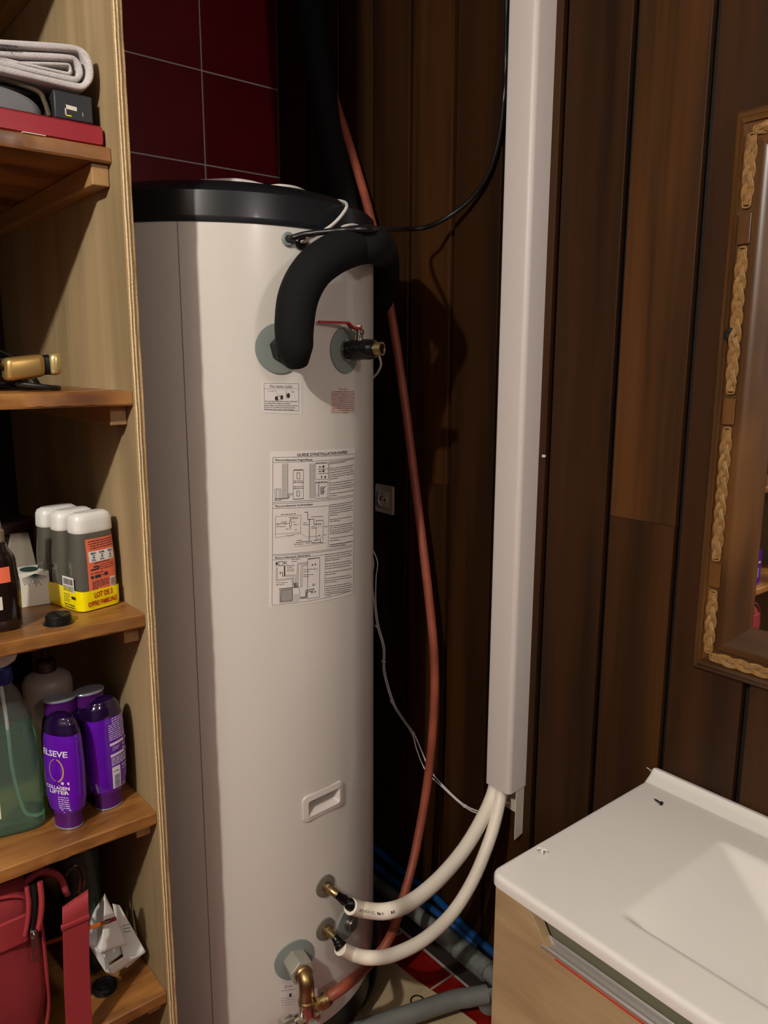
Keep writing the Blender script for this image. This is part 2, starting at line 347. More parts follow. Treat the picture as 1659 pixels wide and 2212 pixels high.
# =================================================================== SHELF UNIT
XF = .996; YI = -.885; YO = -.870; YL = -1.62; XB = .28; SZ = [2.203, 1.855, 1.507, 1.157, .810, .463, .115]
def build_unit():
    t = thing('shelf_unit', 'open plywood shelf unit with varnished pine shelves left of the tank', 'shelves', (.68, -1.25, 0))
    # side panel with slightly ragged front edge
    g = G(); n = 150; a = []; 
    R = []
    for i in range(n+1):
        z = ROOM_Z*.995*i/n; j = [random.uniform(-.0012, .0012) for _ in range(3)]
        R.append([(XB, YO, z), (XB, YI, z), (XF-.0015+j[0]*.4, YI, z), (XF+j[1]*.6, YI+.004, z), (XF+j[2]*.6, YO-.004, z), (XF-.001+j[0], YO, z)])
    g.rings(R); fm = []
    for i in range(n): fm += [0, 0, 1, 1, 1, 0]
    fm += [0, 0]
    mkobj('side_panel', g.v, g.f, M['ply'], t, mats=[M['plyedge']], fm=fm, smooth=20)
    G().box(XB, XF, YL-.015, YL, 0, ROOM_Z*.995).obj('side_panel', M['ply'], t, smooth=0)
    G().box(XB-.008, XB, YL-.015, YO, 0, ROOM_Z*.995).obj('back_panel', M['groove'], t, smooth=0)
    for k, z in enumerate(SZ):
        xf = XF-.004 if z < 1.8 else .963
        yr = YI-.0008; R = []; n = 60; th = .0215
        for i in range(n+1):
            y = YL+(yr-YL)*i/n; j = random.uniform(-.0010, .0008); q = random.uniform(-.001, .001)
            R.append([(XB, y, z-th), (XB, y, z), (xf-.003, y, z), (xf-.0008+j, y, z-.002), (xf+j, y, z-th+.003+q), (xf-.002+q, y, z-th)])
        sh = G().rings(R).obj('shelf', M['shelf'], t, smooth=25)
        tone = [1, .9, .95, .9, 1.05, 1, 1][k]; sh.color = (tone, tone, tone, 1)
        bx = xf-(.012 if z > 1.8 else .028)
        G().box(XB, bx, YI-.026, YI-.0005, z-th-.0305, z-th-.0003).obj('batten', M['batten'], t, smooth=0, bevel=.0015)
        G().box(XB, bx, YL+.0005, YL+.026, z-th-.0305, z-th-.0003).obj('batten', M['batten'], t, smooth=0, bevel=.0015)
build_unit()

# =================================================================== WATER HEATER
ZB, ZT = .145, 1.789
def disc_on_tank(s, z, r, h0, h1, k=40, rin=0, nr=5):
    rr = [rin+(r-rin)*i/nr for i in range(nr+1)] if not rin else [rin+(r-rin)*i/nr for i in range(nr+1)]
    if not rin: rr[0] = .0005
    prof = [(q, h1 if q < r*.93 else h1-.0006) for q in rr]+[(r*1.01, h0)]
    return G().rings([[on_tank(s+q*cos(2*pi*j/k), z+q*sin(2*pi*j/k), h) for j in range(k)] for q, h in prof], caps=(rin == 0))
def radial(px, py, h=0.0, da=0):
    p = cyl(px, py); a = atan2(p.y-TY, p.x-TX)+da; d = Vector((cos(a), sin(a), 0)); return Vector((TX, TY, p.z))+d*(TR+h), d
def build_heater():
    t = thing('water_heater', 'tall cream hot water tank with black lid and stickers', 'water heater', (TX, TY, 0))
    # body with an opening for the grip
    q = [cs(663, 1729), cs(729, 1702), cs(731, 1730), cs(666, 1761)]
    sc = sum(p[0] for p in q)/4; zc = sum(p[1] for p in q)/4
    hw, hh = .5*(abs(q[1][0]-q[0][0])+abs(q[2][0]-q[3][0]))/2, .5*(q[0][1]-q[3][1]+q[1][1]-q[2][1])/2
    s0, s1, z0, z1 = sc-hw, sc+hw, zc-hh, zc+hh
    A = sorted([s0, s1]+[2*pi*TR*i/96-pi*TR for i in range(96)]); A = [a for i, a in enumerate(A) if i == 0 or a-A[i-1] > 1e-4 or a in (s0, s1)]
    Z = [ZB, ZB+.004]+[z0, z1]+[.9, 1.2, 1.5, ZT]; Z = sorted(Z)
    g = G(); n = len(A)
    for z in Z:
        for a in A: g.v.append(tuple(on_tank(a, z, -.004 if z == ZB else 0)))
    for j in range(len(Z)-1):
        for i in range(n):
            a0, a1 = A[i], A[(i+1) % n]
            if Z[j] >= z0-1e-6 and Z[j+1] <= z1+1e-6 and a0 >= s0-1e-6 and a1 <= s1+1e-6 and a1 > a0: continue
            g.f.append([j*n+i, j*n+(i+1) % n, (j+1)*n+(i+1) % n, (j+1)*n+i])
    g.obj('tank_body', M['enamel'], t, smooth=40)
    a, z_ = cs(383, 480)
    G().rings([[on_tank(a-.0006, z, .0004), on_tank(a+.0006, z, .0004), on_tank(a+.0006, z, -.001), on_tank(a-.0006, z, -.001)] for z in (ZB, ZT)]).obj('body_seam', M['seam'], t)
    # lid and base
    G().lathe([(.300, ZT-.01), (.3145, ZT-.008), (.3165, ZT), (.3165, ZT+.002), (.3135, ZT+.042), (.308, ZT+.047), (.27, ZT+.066), (.262, ZT+.068), (.10, ZT+.074), (.001, ZT+.075)], (TX, TY, 0), k=96).obj('lid', M['lid'], t, smooth=18)
    G().lathe([(.290, .055), (.300, .06), (.306, .075), (.308, .14), (.309, ZB+.003)], (TX, TY, 0), k=72).obj('base_ring', M['blackp'], t)
    for k in range(3):
        an = radians(60+120*k); x, y = TX+.23*cos(an), TY+.23*sin(an)
        G().lathe([(.022, 0), (.022, .012), (.010, .014), (.010, .058)], (x, y, 0), k=16).obj('foot', M['blackp'], t)
    # grip: frame ring + pocket
    def rrect(hw_, hh_, rad, k=5):
        P = []
        for cx, cy, b0 in ((hw_-rad, hh_-rad, 0), (-hw_+rad, hh_-rad, 90), (-hw_+rad, -hh_+rad, 180), (hw_-rad, -hh_+rad, 270)):
            for i in range(k+1): an = radians(b0+90*i/k); P.append((sc+cx+rad*cos(an), zc+cy+rad*sin(an)))
        return P
    o1 = rrect(hw+.0125, hh+.0125, .010); o2 = rrect(hw+.0115, hh+.0115, .010); i1 = rrect(hw+.001, hh+.001, .006); i0 = rrect(hw-.001, hh-.001, .006)
    b0 = rrect(hw-.004, hh-.006, .004)
    R = [[on_tank(*p, 0) for p in o1], [on_tank(*p, .004) for p in o2], [on_tank(*p, .0055) for p in i1], [on_tank(*p, .0035) for p in i0], [on_tank(*p, -.006) for p in b0], [on_tank(p[0], p[1]+.004, -.032) for p in b0]]
    g = G().rings(R, caps=False); k = len(R[0]); g.f.append([5*k+j for j in range(k)][::-1])
    g.obj('grip_recess', M['pvc'], t, smooth=35, label='moulded pale grip recess')
    # cable entries
    for px, py in ((621, 517), (650, 524)):
        p, d = radial(px, py)
        e = G().lathe([(.0065, .001), (.0118, .001), (.0122, .004), (.0100, .0065), (.0065, .006), (.0055, .0015)], p, d, 24).obj('cable_grommet', M['greyrub'] if px == 621 else M['blackp'], t)
        G().lathe([(.0068, -.001), (.0068, .0030), (.001, .0032)], p, d, 18).obj('grommet_bore', M['blackp'], e)
    # flanges
    for px, py, r, mm in ((603, 753, .0435, 'greyrub'), (745, 757, .043, 'greyrub'), (636, 2072, .043, 'greyrub'), (702, 1913, .0235, 'olive'), (702, 2006, .0235, 'olive')):
        s, z = cs(px, py); disc_on_tank(s, z, r, 0, .004).obj('flange', M[mm], t)
    # element plug, threaded, behind the tubes
    s, z = cs(751, 1991); e = disc_on_tank(s, z, .037, 0, .004).obj('flange', M['greyrub'], t)
    p, d = radial(751, 1991); g = G().lathe([(.016, .0), (.016, .012), (.014, .013), (.014, .018), (.002, .018)], p, d, 24); g.obj('plug', M['steel'], t)
    # hot outlet: black hex union
    p, d = radial(606, 752); G().lathe([(.017, 0), (.017, .075)], p, d, 18).hexn(p, d, .024, .006, .032).obj('outlet_union', M['blackp'], t)
    # safety valve
    p, d = radial(745, 757); v0 = p
    dv = (at(808, 752, 'y', p.y+d.y*.09) - p).normalized(); dv = (dv*.5+d*.5).normalized()
    bd = G().lathe([(.017, .004), (.0175, .012), (.0165, .014), (.019, .018), (.020, .03), (.0185, .042), (.0195, .05), (.018, .058), (.0165, .066), (.012, .067)], p, dv, 28).obj('valve_body', M['tape'], t, label='tape wrapped black valve body')
    G().lathe([(.020, .001), (.020, .007), (.016, .008)], p, dv, 28).obj('valve_washer', M['steel'], bd)
    g = G().rings([[p+dv*h+(dv.orthogonal().normalized()*cos(2*pi*j/24)+dv.cross(dv.orthogonal().normalized())*sin(2*pi*j/24))*r for j in range(24)] for r, h in ((.0125, .06), (.0125, .081), (.0095, .0815), (.009, .066), (.001, .066))]); g.obj('brass_outlet', M['brass'], bd)
    c = p+dv*.030; z_up = Vector((0, 0, 1)); st = c+z_up*.012
    G().lathe([(.0085, 0), (.0085, .016), (.0100, .018), (.0100, .024), (.007, .026)], st, (0.05, 0, 1), 12).obj('valve_stem', M['chrome'], bd)
    tp = st+z_up*.026; G().hexn(tp, (0, 0, 1), .0065, 0, .007).obj('nut', M['chrome'], bd)
    # red lever from the stem back over to the left
    lf = at(688, 704, 'x', tp.x-.004); dl = (lf-tp); dl.z = 0; ll = dl.length; dl.normalize(); sd = z_up.cross(dl)
    prof = [(0, .000, .008), (.010, .000, .009), (.016, .002, .008), (.024, .009, .0065), (ll-.004, .009, .0045), (ll, .009, .003)]
    R = [[tp+dl*q+sd*w+z_up*(h+.0034), tp+dl*q-sd*w+z_up*(h+.0034), tp+dl*q-sd*w+z_up*(h-.0005), tp+dl*q+sd*w+z_up*(h-.0005)] for q, h, w in prof]
    G().rings(R).obj('lever', M['redpl'], bd, bevel=.0006, smooth=40, label='red lever handle')
    # refrigerant flare fittings with tape
    for (px, py), (qx, qy), rr in (((702, 1913), (762, 1958), .0085), ((702, 2006), (737, 2046), .010)):
        p, d = radial(px, py); e = cyl(qx, qy, TR+.050)
        br = G().lathe([(.011, .003), (.011, .012), (.0085, .014), (.0085, .022)], p, d, 20).tube([p+d*.016, p+d*.022, p+d*.026+(e-p)*.07, p+d*.027+(e-p)*.13], .0085, 16).obj('flare_fitting', M['brass'], t)
        p2 = p+d*.027+(e-p)*.10
        G().tube([p2, p2+(e-p2)*.3, p2+(e-p2)*.55, p2+(e-p2)*.7, e-(e-p2)*.06, e+(e-p2)*.04], [.008, .0085, .0105, rr, .0125, .0135, .0125], 16).obj('tape_wrap', M['tape'], t)
    # cold inlet: galvanised nut, brass elbow, chrome tee
    p, d = radial(636, 2072)
    G().hexn(p, d, .027, .002, .044).obj('inlet_nut', M['zinc'], t, bevel=.001)
    g = G(); p1 = p+d*.042; cn = p1+d*.019+Vector((0, 0, -.022)); tn = cn+Vector((0, 0, -.034))
    g.tube([p1, p1+d*.008, p1+d*.0165+Vector((0, 0, -.006)), cn+Vector((0, 0, .004)), cn+Vector((0, 0, -.014)), tn], .0155, 24)
    g.lathe([(.0155, -.004), (.018, 0), (.018, .006), (.0155, .009)], p1, d, 24)
    g.lathe([(.0155, -.004), (.0175, 0), (.0175, .009), (.0155, .012)], tn, (0, 0, 1), 24); g.obj('brass_elbow', M['brassdull'], t)
    tee = G(); tt = tn+Vector((0, 0, -.026)); sdv = Vector((-d.y, d.x, 0))
    tee.lathe([(.015, .03), (.0175, .022), (.0175, -.022), (.015, -.03)], tt, (0, 0, 1), 24).lathe([(.012, -.055), (.0215, -.055), (.0225, -.05), (.0225, -.034), (.016, -.028), (.015, 0), (.016, .012), (.016, .022)], tt-Vector((0, 0, .006)), (sdv*1+d*-.1).normalized(), 24)
    te = tee.obj('safety_tee', M['chrome'], t)
    G().hexn(tt+Vector((0, 0, -.02))+d*.012, (d+sdv*.7-Vector((0, 0, .5))).normalized(), .017, .0, .024).obj('hex_cap', M['zinc'], te)
    # stickers ---------------------------------------------------------
    def sticker(name, corners, material, label, h=.0005):
        V, F = patch([cs(*c) for c in corners]); return mkobj(name, [on_tank(*p, h) for p in V], F, material, t, label=label)
    top = lambda s, z: on_tank(s, z, .0008)
    # guide
    st = sticker('sticker', ((583, 975), (767, 966), (762, 1282), (580, 1311)), M['paper'], 'large white installation guide sticker with diagrams')
    K = 6.146; c = lambda x, y: Vector(cs(560+x/K, 960+y/K))
    k = Ink(); w = .0006
    k.text("GUIDE D'INSTALLATION RAPIDE", c(498, 157), c(1165, 118), h=.0052, bold=.02)
    k.pl([c(180, 172), c(1250, 125), c(1245, 1930), c(168, 2135)], w, True)
    k.text('Raccordement frigorifique', c(213, 218), c(702, 212), h=.0036, bold=.02)
    k.line(c(180, 240), c(1248, 178), w); k.line(c(180, 768), c(1245, 668), w); k.line(c(180, 790), c(1243, 690), w); k.line(c(180, 850), c(925, 812), w)
    k.line(c(925, 218), c(925, 735), w); k.line(c(925, 812), c(910, 1378), w); k.line(c(178, 1462), c(1235, 1330), w); k.line(c(178, 1478), c(1235, 1350), w)
    k.text('Raccordement hydraulique', c(211, 832), c(708, 803), h=.0036, bold=.02)
    k.text('Raccordement electrique', c(209, 1518), c(675, 1478), h=.0036, bold=.02)
    k.line(c(175, 1532), c(872, 1462), w); k.line(c(875, 1450), c(862, 2005), w)
    for x0, x1 in ((308, 378), (668, 728)):
        k.line(c(x0, 258), c(x0, 722), w*.8); k.line(c(x1, 252), c(x1, 716), w*.8)
        for i in range(26):
            y = 262+i*17.7; k.line(c(x0, y), c(x1, y-3), w*.7)
            for q in ((.25, .75) if i % 2 else (.5, .98)): k.line(c(x0+(x1-x0)*q, y), c(x0+(x1-x0)*q, y+17), w*.7)
    k.pl([c(205, 592), c(285, 590), c(285, 738), c(210, 742)], w, True); k.line(c(230, 595), c(230, 740), w); k.line(c(262, 595), c(262, 735), w); k.line(c(200, 745), c(290, 738), w*1.5)
    k.pl([c(447, 345), c(585, 342), c(582, 722), c(447, 728)], w, True); k.pl([c(455, 338), c(580, 336)], w*1.6); k.pl([c(498, 375), c(537, 373), c(537, 455), c(500, 457)], w*1.4, True); k.pl([c(497, 620), c(533, 618), c(533, 685), c(497, 687)], w*1.3, True)
    k.line(c(445, 728), c(585, 720), w*1.8); k.line(c(210, 720), c(310, 720), w*1.8); k.line(c(285, 722), c(385, 715), w*2.4); k.pl([c(383, 715), c(385, 650), c(447, 648)], w); k.pl([c(395, 715), c(400, 668), c(450, 665)], w*1.3)
    for y in (488, 508, 562, 585): k.words(c(455, y), c(582, y-5), .0011)
    k.pl([c(742, 255), c(915, 247), c(912, 460), c(742, 466)], w, True); k.words(c(745, 245), c(895, 240), .0010)
    for y in (300, 358): k.disc(c(800, y), .0016); k.disc(c(850, y-6), .0020, .0028); k.line(c(800, y), c(845, y-4), w*1.5); k.words(c(780, y+30), c(912, y+24), .0009)
    k.disc(c(824, 432), .0014, .0026); k.disc(c(872, 434), .0018, .0026); k.words(c(742, 502), c(905, 494), .0012)
    k.pl([c(742, 512), c(908, 505), c(905, 705), c(742, 715)], w, True); k.line(c(785, 515), c(787, 695), w*2); k.pl([c(812, 565), c(845, 560), c(848, 655), c(815, 662)], w*1.5, True)
    for y in (585, 605, 625, 645): k.line(c(815, y), c(845, y-3), .0012)
    k.line(c(845, 590), c(880, 550), w*2); k.line(c(845, 640), c(868, 610), w*2); k.line(c(745, 660), c(785, 690), w)
    # hydraulic diagram
    k.words(c(285, 932), c(485, 918), .0011); k.pl([c(215, 957), c(550, 935), c(546, 1180), c(212, 1240)], w*.8, True)
    k.line(c(215, 1055), c(320, 1050), w*1.6); k.pl([c(320, 1040), c(360, 1060)], w*1.4); k.pl([c(320, 1060), c(360, 1040)], w*1.4); k.line(c(360, 1050), c(395, 1048), w*1.3)
    k.pl([c(398, 1020), c(425, 1018), c(423, 1090), c(400, 1092)], w*1.2, True); k.pl([c(410, 1020), c(411, 985), c(512, 980)], w*1.5); k.line(c(411, 1092), c(411, 1130), w*1.4)
    for x0, x1, y in ((392, 515, 970), (288, 365, 1028), (218, 345, 1092), (445, 480, 1032), (455, 515, 1066), (350, 390, 1124), (470, 498, 1134)): k.words(c(x0, y), c(x1, y-4), .0009)
    k.line(c(215, 1190), c(545, 1165), w*.7); k.pl([c(345, 1195), c(380, 1215), c(440, 1210), c(460, 1180)], w*.7); k.line(c(235, 1072), c(262, 1071), w*1.5)
    k.pl([c(595, 900), c(640, 897), c(641, 1000), c(722, 990), c(724, 1062), c(790, 1055)], w*1.8); k.line(c(661, 985), c(660, 1278), w*1.8)
    k.pl([c(750, 1285), c(754, 1012), c(845, 1005), c(842, 1290)], w, False); k.line(c(754, 1012), c(845, 1004), w*1.6); k.disc(c(789, 1055), .0012); k.disc(c(811, 1054), .0012); k.disc(c(796, 1210), .0014)
    k.line(c(665, 1225), c(778, 1213), w); k.line(c(485, 1302), c(700, 1280), w*1.7); k.line(c(722, 1276), c(790, 1266), w*1.7); k.line(c(808, 1262), c(806, 1295), w*2); k.line(c(700, 1308), c(840, 1300), w*2); k.line(c(460, 1355), c(880, 1308), w*.7); k.line(c(548, 1182), c(655, 1245), w*.7)
    k.pl([c(768, 1225), c(780, 1262), c(808, 1262), c(822, 1215)], w*.8); k.line(c(790, 1062), c(778, 1112), w*.6); k.line(c(811, 1062), c(828, 1112), w*.6)
    for x0, x1, y in ((682, 845, 960), (582, 625, 1044), (580, 655, 1068), (690, 732, 1090), (690, 765, 1112), (855, 905, 1092), (850, 892, 1200), (495, 568, 1276), (458, 585, 1325), (615, 735, 1308)): k.words(c(x0, y), c(x1, y-5), .0010)
    # electric diagram
    k.pl([c(640, 1525), c(800, 1505), c(795, 2025), c(636, 2050)], w*1.2, True); k.line(c(645, 1518), c(800, 1502), w*1.6)
    k.disc(c(703, 1598), .0017); k.disc(c(741, 1592), .0017); k.disc(c(697, 1965), .0017); k.disc(c(737, 1956), .0017); k.disc(c(720, 1918), .0014); k.pl([c(705, 1855), c(735, 1852), c(733, 1872), c(704, 1874)], w*1.4, True)
    k.pl([c(540, 2030), c(612, 2022), c(614, 1938), c(720, 1920)], w*2.2); k.pl([c(540, 2045), c(625, 2035), c(628, 1958), c(715, 1945)], w*2.2)
    k.pl([c(283, 1935), c(438, 1915), c(437, 2072), c(280, 2088)], w*1.8, True); k.pl([c(262, 1918), c(520, 1890), c(540, 1990), c(520, 2075), c(272, 2108)], w, True); k.line(c(262, 1918), c(520, 1890), w*2.4)
    for i in range(6): k.line(c(448, 1995+i*14), c(522, 1985+i*14), w*.7)
    for q, (a0, a1) in enumerate(((495, 1578), (512, 1590), (545, 1605), (565, 1618))): k.pl([c(640, a1-14), c(a0+8, a1), c(a0, 1900)], w)
    k.pl([c(325, 1750), c(450, 1745), c(462, 1895)], w); k.pl([c(345, 1738), c(475, 1730), c(485, 1890)], w); k.pl([c(226, 1630), c(222, 1812), c(430, 1785), c(440, 1890)], w); k.pl([c(238, 1630), c(236, 1795), c(442, 1770), c(448, 1890)], w)
    k.pl([c(215, 1560), c(362, 1550), c(362, 1605), c(215, 1612)], w*.8, True); k.disc(c(232, 1582), .0018, .003); k.disc(c(338, 1572), .0014, .0022); k.pl([c(258, 1555), c(312, 1552), c(312, 1605), c(258, 1608)], w*1.6, True); k.line(c(333, 1610), c(335, 1750), w*4); k.line(c(306, 1690), c(310, 1760), w*2)
    k.line(c(282, 1690), c(278, 1725), w*1.6); k.line(c(262, 1700), c(295, 1698), w*1.6)
    for x in (465, 480, 498): k.line(c(x, 1835), c(x+2, 1895), .0016)
    for x0, x1, y in ((425, 538, 1530), (428, 505, 1556), (365, 468, 1612), (365, 445, 1636), (365, 455, 1660), (365, 460, 1682), (585, 765, 1660), (585, 665, 1692), (583, 715, 1730), (583, 655, 1758), (222, 372, 1838), (222, 325, 1865)): k.words(c(x0, y), c(x1, y-8), .0010)
    # text columns
    for x0, x1, rows in ((935, 1250, [(238, 1), (258, .62), (320, 1), (345, .92), (375, .95), (405, 1), (432, .98), (460, .28), (515, .95), (545, .9), (578, 1), (603, .92), (655, 1), (685, .25)]),
                         (932, 1240, [(805, 1), (830, .9), (860, 1), (888, .95), (915, .98), (943, .3), (1000, .92), (1025, .38), (1085, 1), (1112, .95), (1140, .98), (1168, 1), (1192, .85), (1248, 1), (1280, .4), (1332, 1), (1358, .65)]),
                         (878, 1228, [(1462, 1), (1490, .92), (1520, 1), (1545, .5), (1590, .95), (1620, 1), (1650, .92), (1700, 1), (1728, .35), (1780, .95), (1810, 1), (1835, .38), (1885, .95), (1912, 1), (1940, 1), (1968, .93), (1990, .9), (2012, .18)])):
        for y, fl in rows: k.words(c(x0, y), c(x1, y-.155*(x1-x0)), .0011 if not (x0 == 932 and y > 1300) else .0016, fill=fl)
    k.obj('print', M['ink'], st, top)
    k = Ink()
    V, F = patch([c(285, 1938), c(437, 1917), c(436, 2070), c(282, 2086)], 3, 3); k.v = V; k.f = F; k.obj('print_tone', M['grille'], st, lambda s, z: on_tank(s, z, .00065))
    # hot water outlet label
    K2 = 4.608; e = lambda x, y: Vector(cs(540+x/K2, 440+y/K2))
    st = sticker('sticker', ((563, 824), (652, 826), (652, 895), (564, 891)), M['paperhot'], 'small white hot water outlet label')
    k = Ink(); k.pl([e(137, 1788), e(483, 1790), e(485, 2062), e(142, 2052)], w*.8, True); k.line(e(137, 1840), e(483, 1842), w*.6)
    k.text('Hot water outlet', e(197, 1832), e(420, 1835), h=.0058)
    k.text('R 3/4" M', e(185, 1872), e(260, 1873), h=.0022); k.text('Tank', e(405, 1878), e(440, 1879), h=.0024); k.line(e(358, 1855), e(358, 1945), w)
    k.disc(e(380, 1910), .0035, .0046); k.disc(e(262, 1938), .0030, .0042); k.disc(e(316, 1928), .0026, .0042); k.pl([e(275, 1918), e(302, 1912), e(303, 1950), e(276, 1955)], w*1.2, True); k.line(e(258, 1880), e(300, 1915), w*.5)
    for y, s_, x1 in ((1972, 'The unit water inlet and hot water outlet need', 466), (1993, 'to be fitted with a dielectric connection.', 402), (2014, 'Note: Please use R3/4 inch thread connector', 474), (2034, 'DO NOT use G3/4 inch thread connector.', 448), (2055, 'Otherwise, there may be a risk of leakage.', 438)): k.text(s_, e(148, y), e(x1, y+2), h=.0024, bold=.01)
    k.obj('print', M['ink'], st, top)
    # red safety note printed on the skin
    k = Ink(); k.text('Safety notes:', e(882, 1850), e(970, 1852), h=.0026)
    for i, s_ in enumerate(('1. On installation please refer to the', 'installation manual. The unit must be', 'installed by a qualified technician and', 'an earth leakage breaker must be fitted', 'on the power supply. Do not touch parts', 'or inner of the water tank while it is', 'heating. Failure may cause electric', 'shock. 2. Shut off the power and water', 'supply before service. Keep the valve', 'open. 3. Drain the tank if it is not', 'used in winter.')):
        y = 1875+i*20.5; k.text(s_, e(806, y), e(1036 if i < 10 else 985, y+3), h=.0026, bold=.012)
    k.obj('safety_note', M['inkred'], t, top, label='red printed safety text')
    st = sticker('sticker', ((604, 2126), (641, 2120), (642, 2168), (605, 2175)), M['paperhot'], 'small cold inlet label behind the elbow')
    k = Ink(); k.text('Cold', Vector(cs(614, 2134)), Vector(cs(630, 2131)), h=.0052); [k.words(cs(607, y), cs(638, y-4), .0009) for y in (2140, 2156, 2161, 2166, 2171)]; k.disc(cs(627, 2149), .003, .0045); k.obj('print', M['ink'], st, top)
    return t
build_heater()

# ------------------------------------------------------------------ pipes, hoses and cables
def run(name, label, cat, material, pts, r, k=16, sub=8, **kw):
    P = [Vector(p) for p in pts]; lo = min(P, key=lambda p: p.z)
    o = G().tube(P, r, k, sub=sub).obj(name, material, loc=tuple(lo)); return props(o, label, cat, {'white_tube': 'white insulated tubes from tank to trunking', 'blue_pipe': 'blue water pipes at the wall foot'}.get(name))
Y = lambda px, py, y: at(px, py, 'y', y)
def build_pipes():
    p, d = radial(606, 752)
    c = [cyl(641, 785, .372), cyl(637, 748, .385), cyl(636, 700, .388), cyl(645, 640, .388), cyl(672, 588, .388), cyl(715, 552, .386), cyl(765, 532, .380), cyl(808, 530, .375)]
    pts = c+[Y(828, 552, -.20), Y(832, 600, -.13), Y(815, 650, -.09), Y(780, 600, -.075), Y(745, 450, -.06), Y(722, 340, -.055), Y(698, 210, -.055), Y(676, 80, -.055), Y(664, -20, -.055), Y(655, -140, -.055)]
    fr = [.020, .031, .033, .034, .034, .034, .034, .033, .033, .033, .033, .035, .037, .038, .038, .038, .038, .038, .038]
    o = G().tube(pts, fr, 24, sub=8).obj('insulated_pipe', M['foam'], loc=tuple(c[0])); props(o, 'thick black foam insulated pipe arching from the upper tank outlet', 'pipe')
    # red pipe
    f = cyl(706, 2157, .395)
    pts = [Y(690, 90, -.030), Y(712, 180, -.030), Y(757, 320, -.03), Y(800, 468, -.034), Y(838, 640, -.045), Y(870, 840, -.05), Y(897, 1050, -.05), Y(922, 1250, -.055), Y(938, 1420, -.06), Y(936, 1560, -.07), Y(922, 1700, -.09), Y(895, 1850, -.15), Y(868, 1950, -.22), Y(842, 2025, -.29), Y(800, 2080, -.36), cyl(752, 2124, .390), f]
    o = G().tube(pts, .0115, 18, sub=8).obj('red_pipe', M['redpipe'], loc=tuple(f)); props(o, 'long bowed terracotta red plastic pipe hanging between tank and panelling', 'pipe')
    a = cyl(686, 2172, .388); dd = (f-a).normalized()
    t = thing('brass_connector', 'brass compression connector joining the red pipe to the tank inlet', 'pipe fitting', tuple(a))
    G().lathe([(.009, -.004), (.011, .004), (.011, .012), (.0155, .014), (.0155, .026), (.013, .030)], a, dd, 24).obj('coupling', M['brass'], t)
    G().hexn(a, dd, .0165, .006, .018).obj('nut', M['brass'], t)
    # white refrigerant tubes
    up_ = [cyl(757, 1958, .362), cyl(790, 1966, .368), Y(835, 1968, -.44), Y(885, 1950, -.37), Y(945, 1902, -.28), Y(1000, 1838, -.18), Y(1040, 1772, -.10), Y(1066, 1712, -.046), Y(1074, 1660, -.034), Y(1078, 1600, -.032)]
    o = run('white_tube', 'thicker upper white insulated tube running from tank to trunking', 'pipe', M['whitefoam'], up_, .0165, 20)
    k = Ink(); ps = spline(up_, 8)
    lo = [cyl(735, 2048, .362), cyl(765, 2062, .366), Y(800, 2069, -.47), Y(850, 2062, -.41), Y(915, 2030, -.33), Y(975, 1975, -.24), Y(1020, 1905, -.17), Y(1052, 1830, -.11), Y(1072, 1765, -.07), Y(1084, 1700, -.036), Y(1086, 1640, -.030)]
    run('white_tube', 'thinner lower white insulated tube running from tank to trunking', 'pipe', M['whitefoam'], lo, .0145, 20)
    # print along the upper tube
    k = Ink(); k.text('ECTOR   CU-ACX 3C  M 1', (.0, 0), (.125, .0), h=.0052)
    def onpipe(u, v):
        L_ = u+.012; i = 0
        while i < len(ps)-2 and (ps[i+1]-ps[i]).length < L_: L_ -= (ps[i+1]-ps[i]).length; i += 1
        tg = (ps[i+1]-ps[i]).normalized(); c0 = ps[i]+tg*L_; vw = (CAM_POS0-c0).normalized(); vw = (vw-tg*vw.dot(tg)).normalized(); upv = vw.cross(tg)*-1
        if upv.z < 0: upv = -upv
        an = -.55+v/.0165; return c0+(vw*cos(an)+upv*sin(an))*.0168
    CAM_POS0 = Vector((2.15, -1.34, 1.9))
    k.obj('print', M['ink'], o, onpipe)
    # trunking
    t = thing('cable_trunking', 'tall white plastic trunking box running up the panelled wall', 'trunking', (1.005, 0, .43))
    x0, x1, yf, zb = .968, 1.043, -.060, .556
    P = []
    for cx, cy, b0 in ((x1-.012, yf+.012, 0), (x0+.006, yf+.006, 270)):
        for i in range(6):
            an = radians(b0-90*i/5); rad = .012 if b0 == 0 else .006; P.append((cx+rad*cos(an), cy+rad*sin(an)))
    out = [(x1, -.0005)]+P+[(x0, -.0005)]; cx_, cy_ = (x0+x1)/2, -.03
    inn = [(x0+.0022, -.0005)]+[(cx_+(x-cx_)*.94, cy_+(y-cy_)*.93) for x, y in P[::-1]]+[(x1-.0022, -.0005)]
    ring = out+inn
    # front edge of the cover is cut a little lower than its sides
    G().rings([[(x, y, (zb+.004 if y > -.03 else zb) if z == 0 else z) for x, y in ring] for z in (0, ROOM_Z-.002)]).obj('cover', M['pvc'], t, smooth=35)
    xa, xb = x0+.004, x1-.004
    G().box(xa, xb, -.0025, -.0004, .478, ROOM_Z-.01).obj('back_plate', M['pvc2'], t, smooth=0)
    G().prism([(xb, -.0025, .435), (xb, -.030, .428), (xb, -.030, .90), (xb, -.0025, .90)], (.0022, 0, 0)).obj('channel_flange', M['pvc2'], t, smooth=0)
    G().prism([(xa, -.0025, .53), (xa, -.030, .57), (xa, -.030, .90), (xa, -.0025, .90)], (.0022, 0, 0)).obj('channel_flange', M['pvc2'], t, smooth=0)
    # thin paired white cable with ties
    t = thing('thin_white_cable', 'thin twin white cable with ties drooping from tank to trunking', 'cable', tuple(Y(1050, 1757, -.02)))
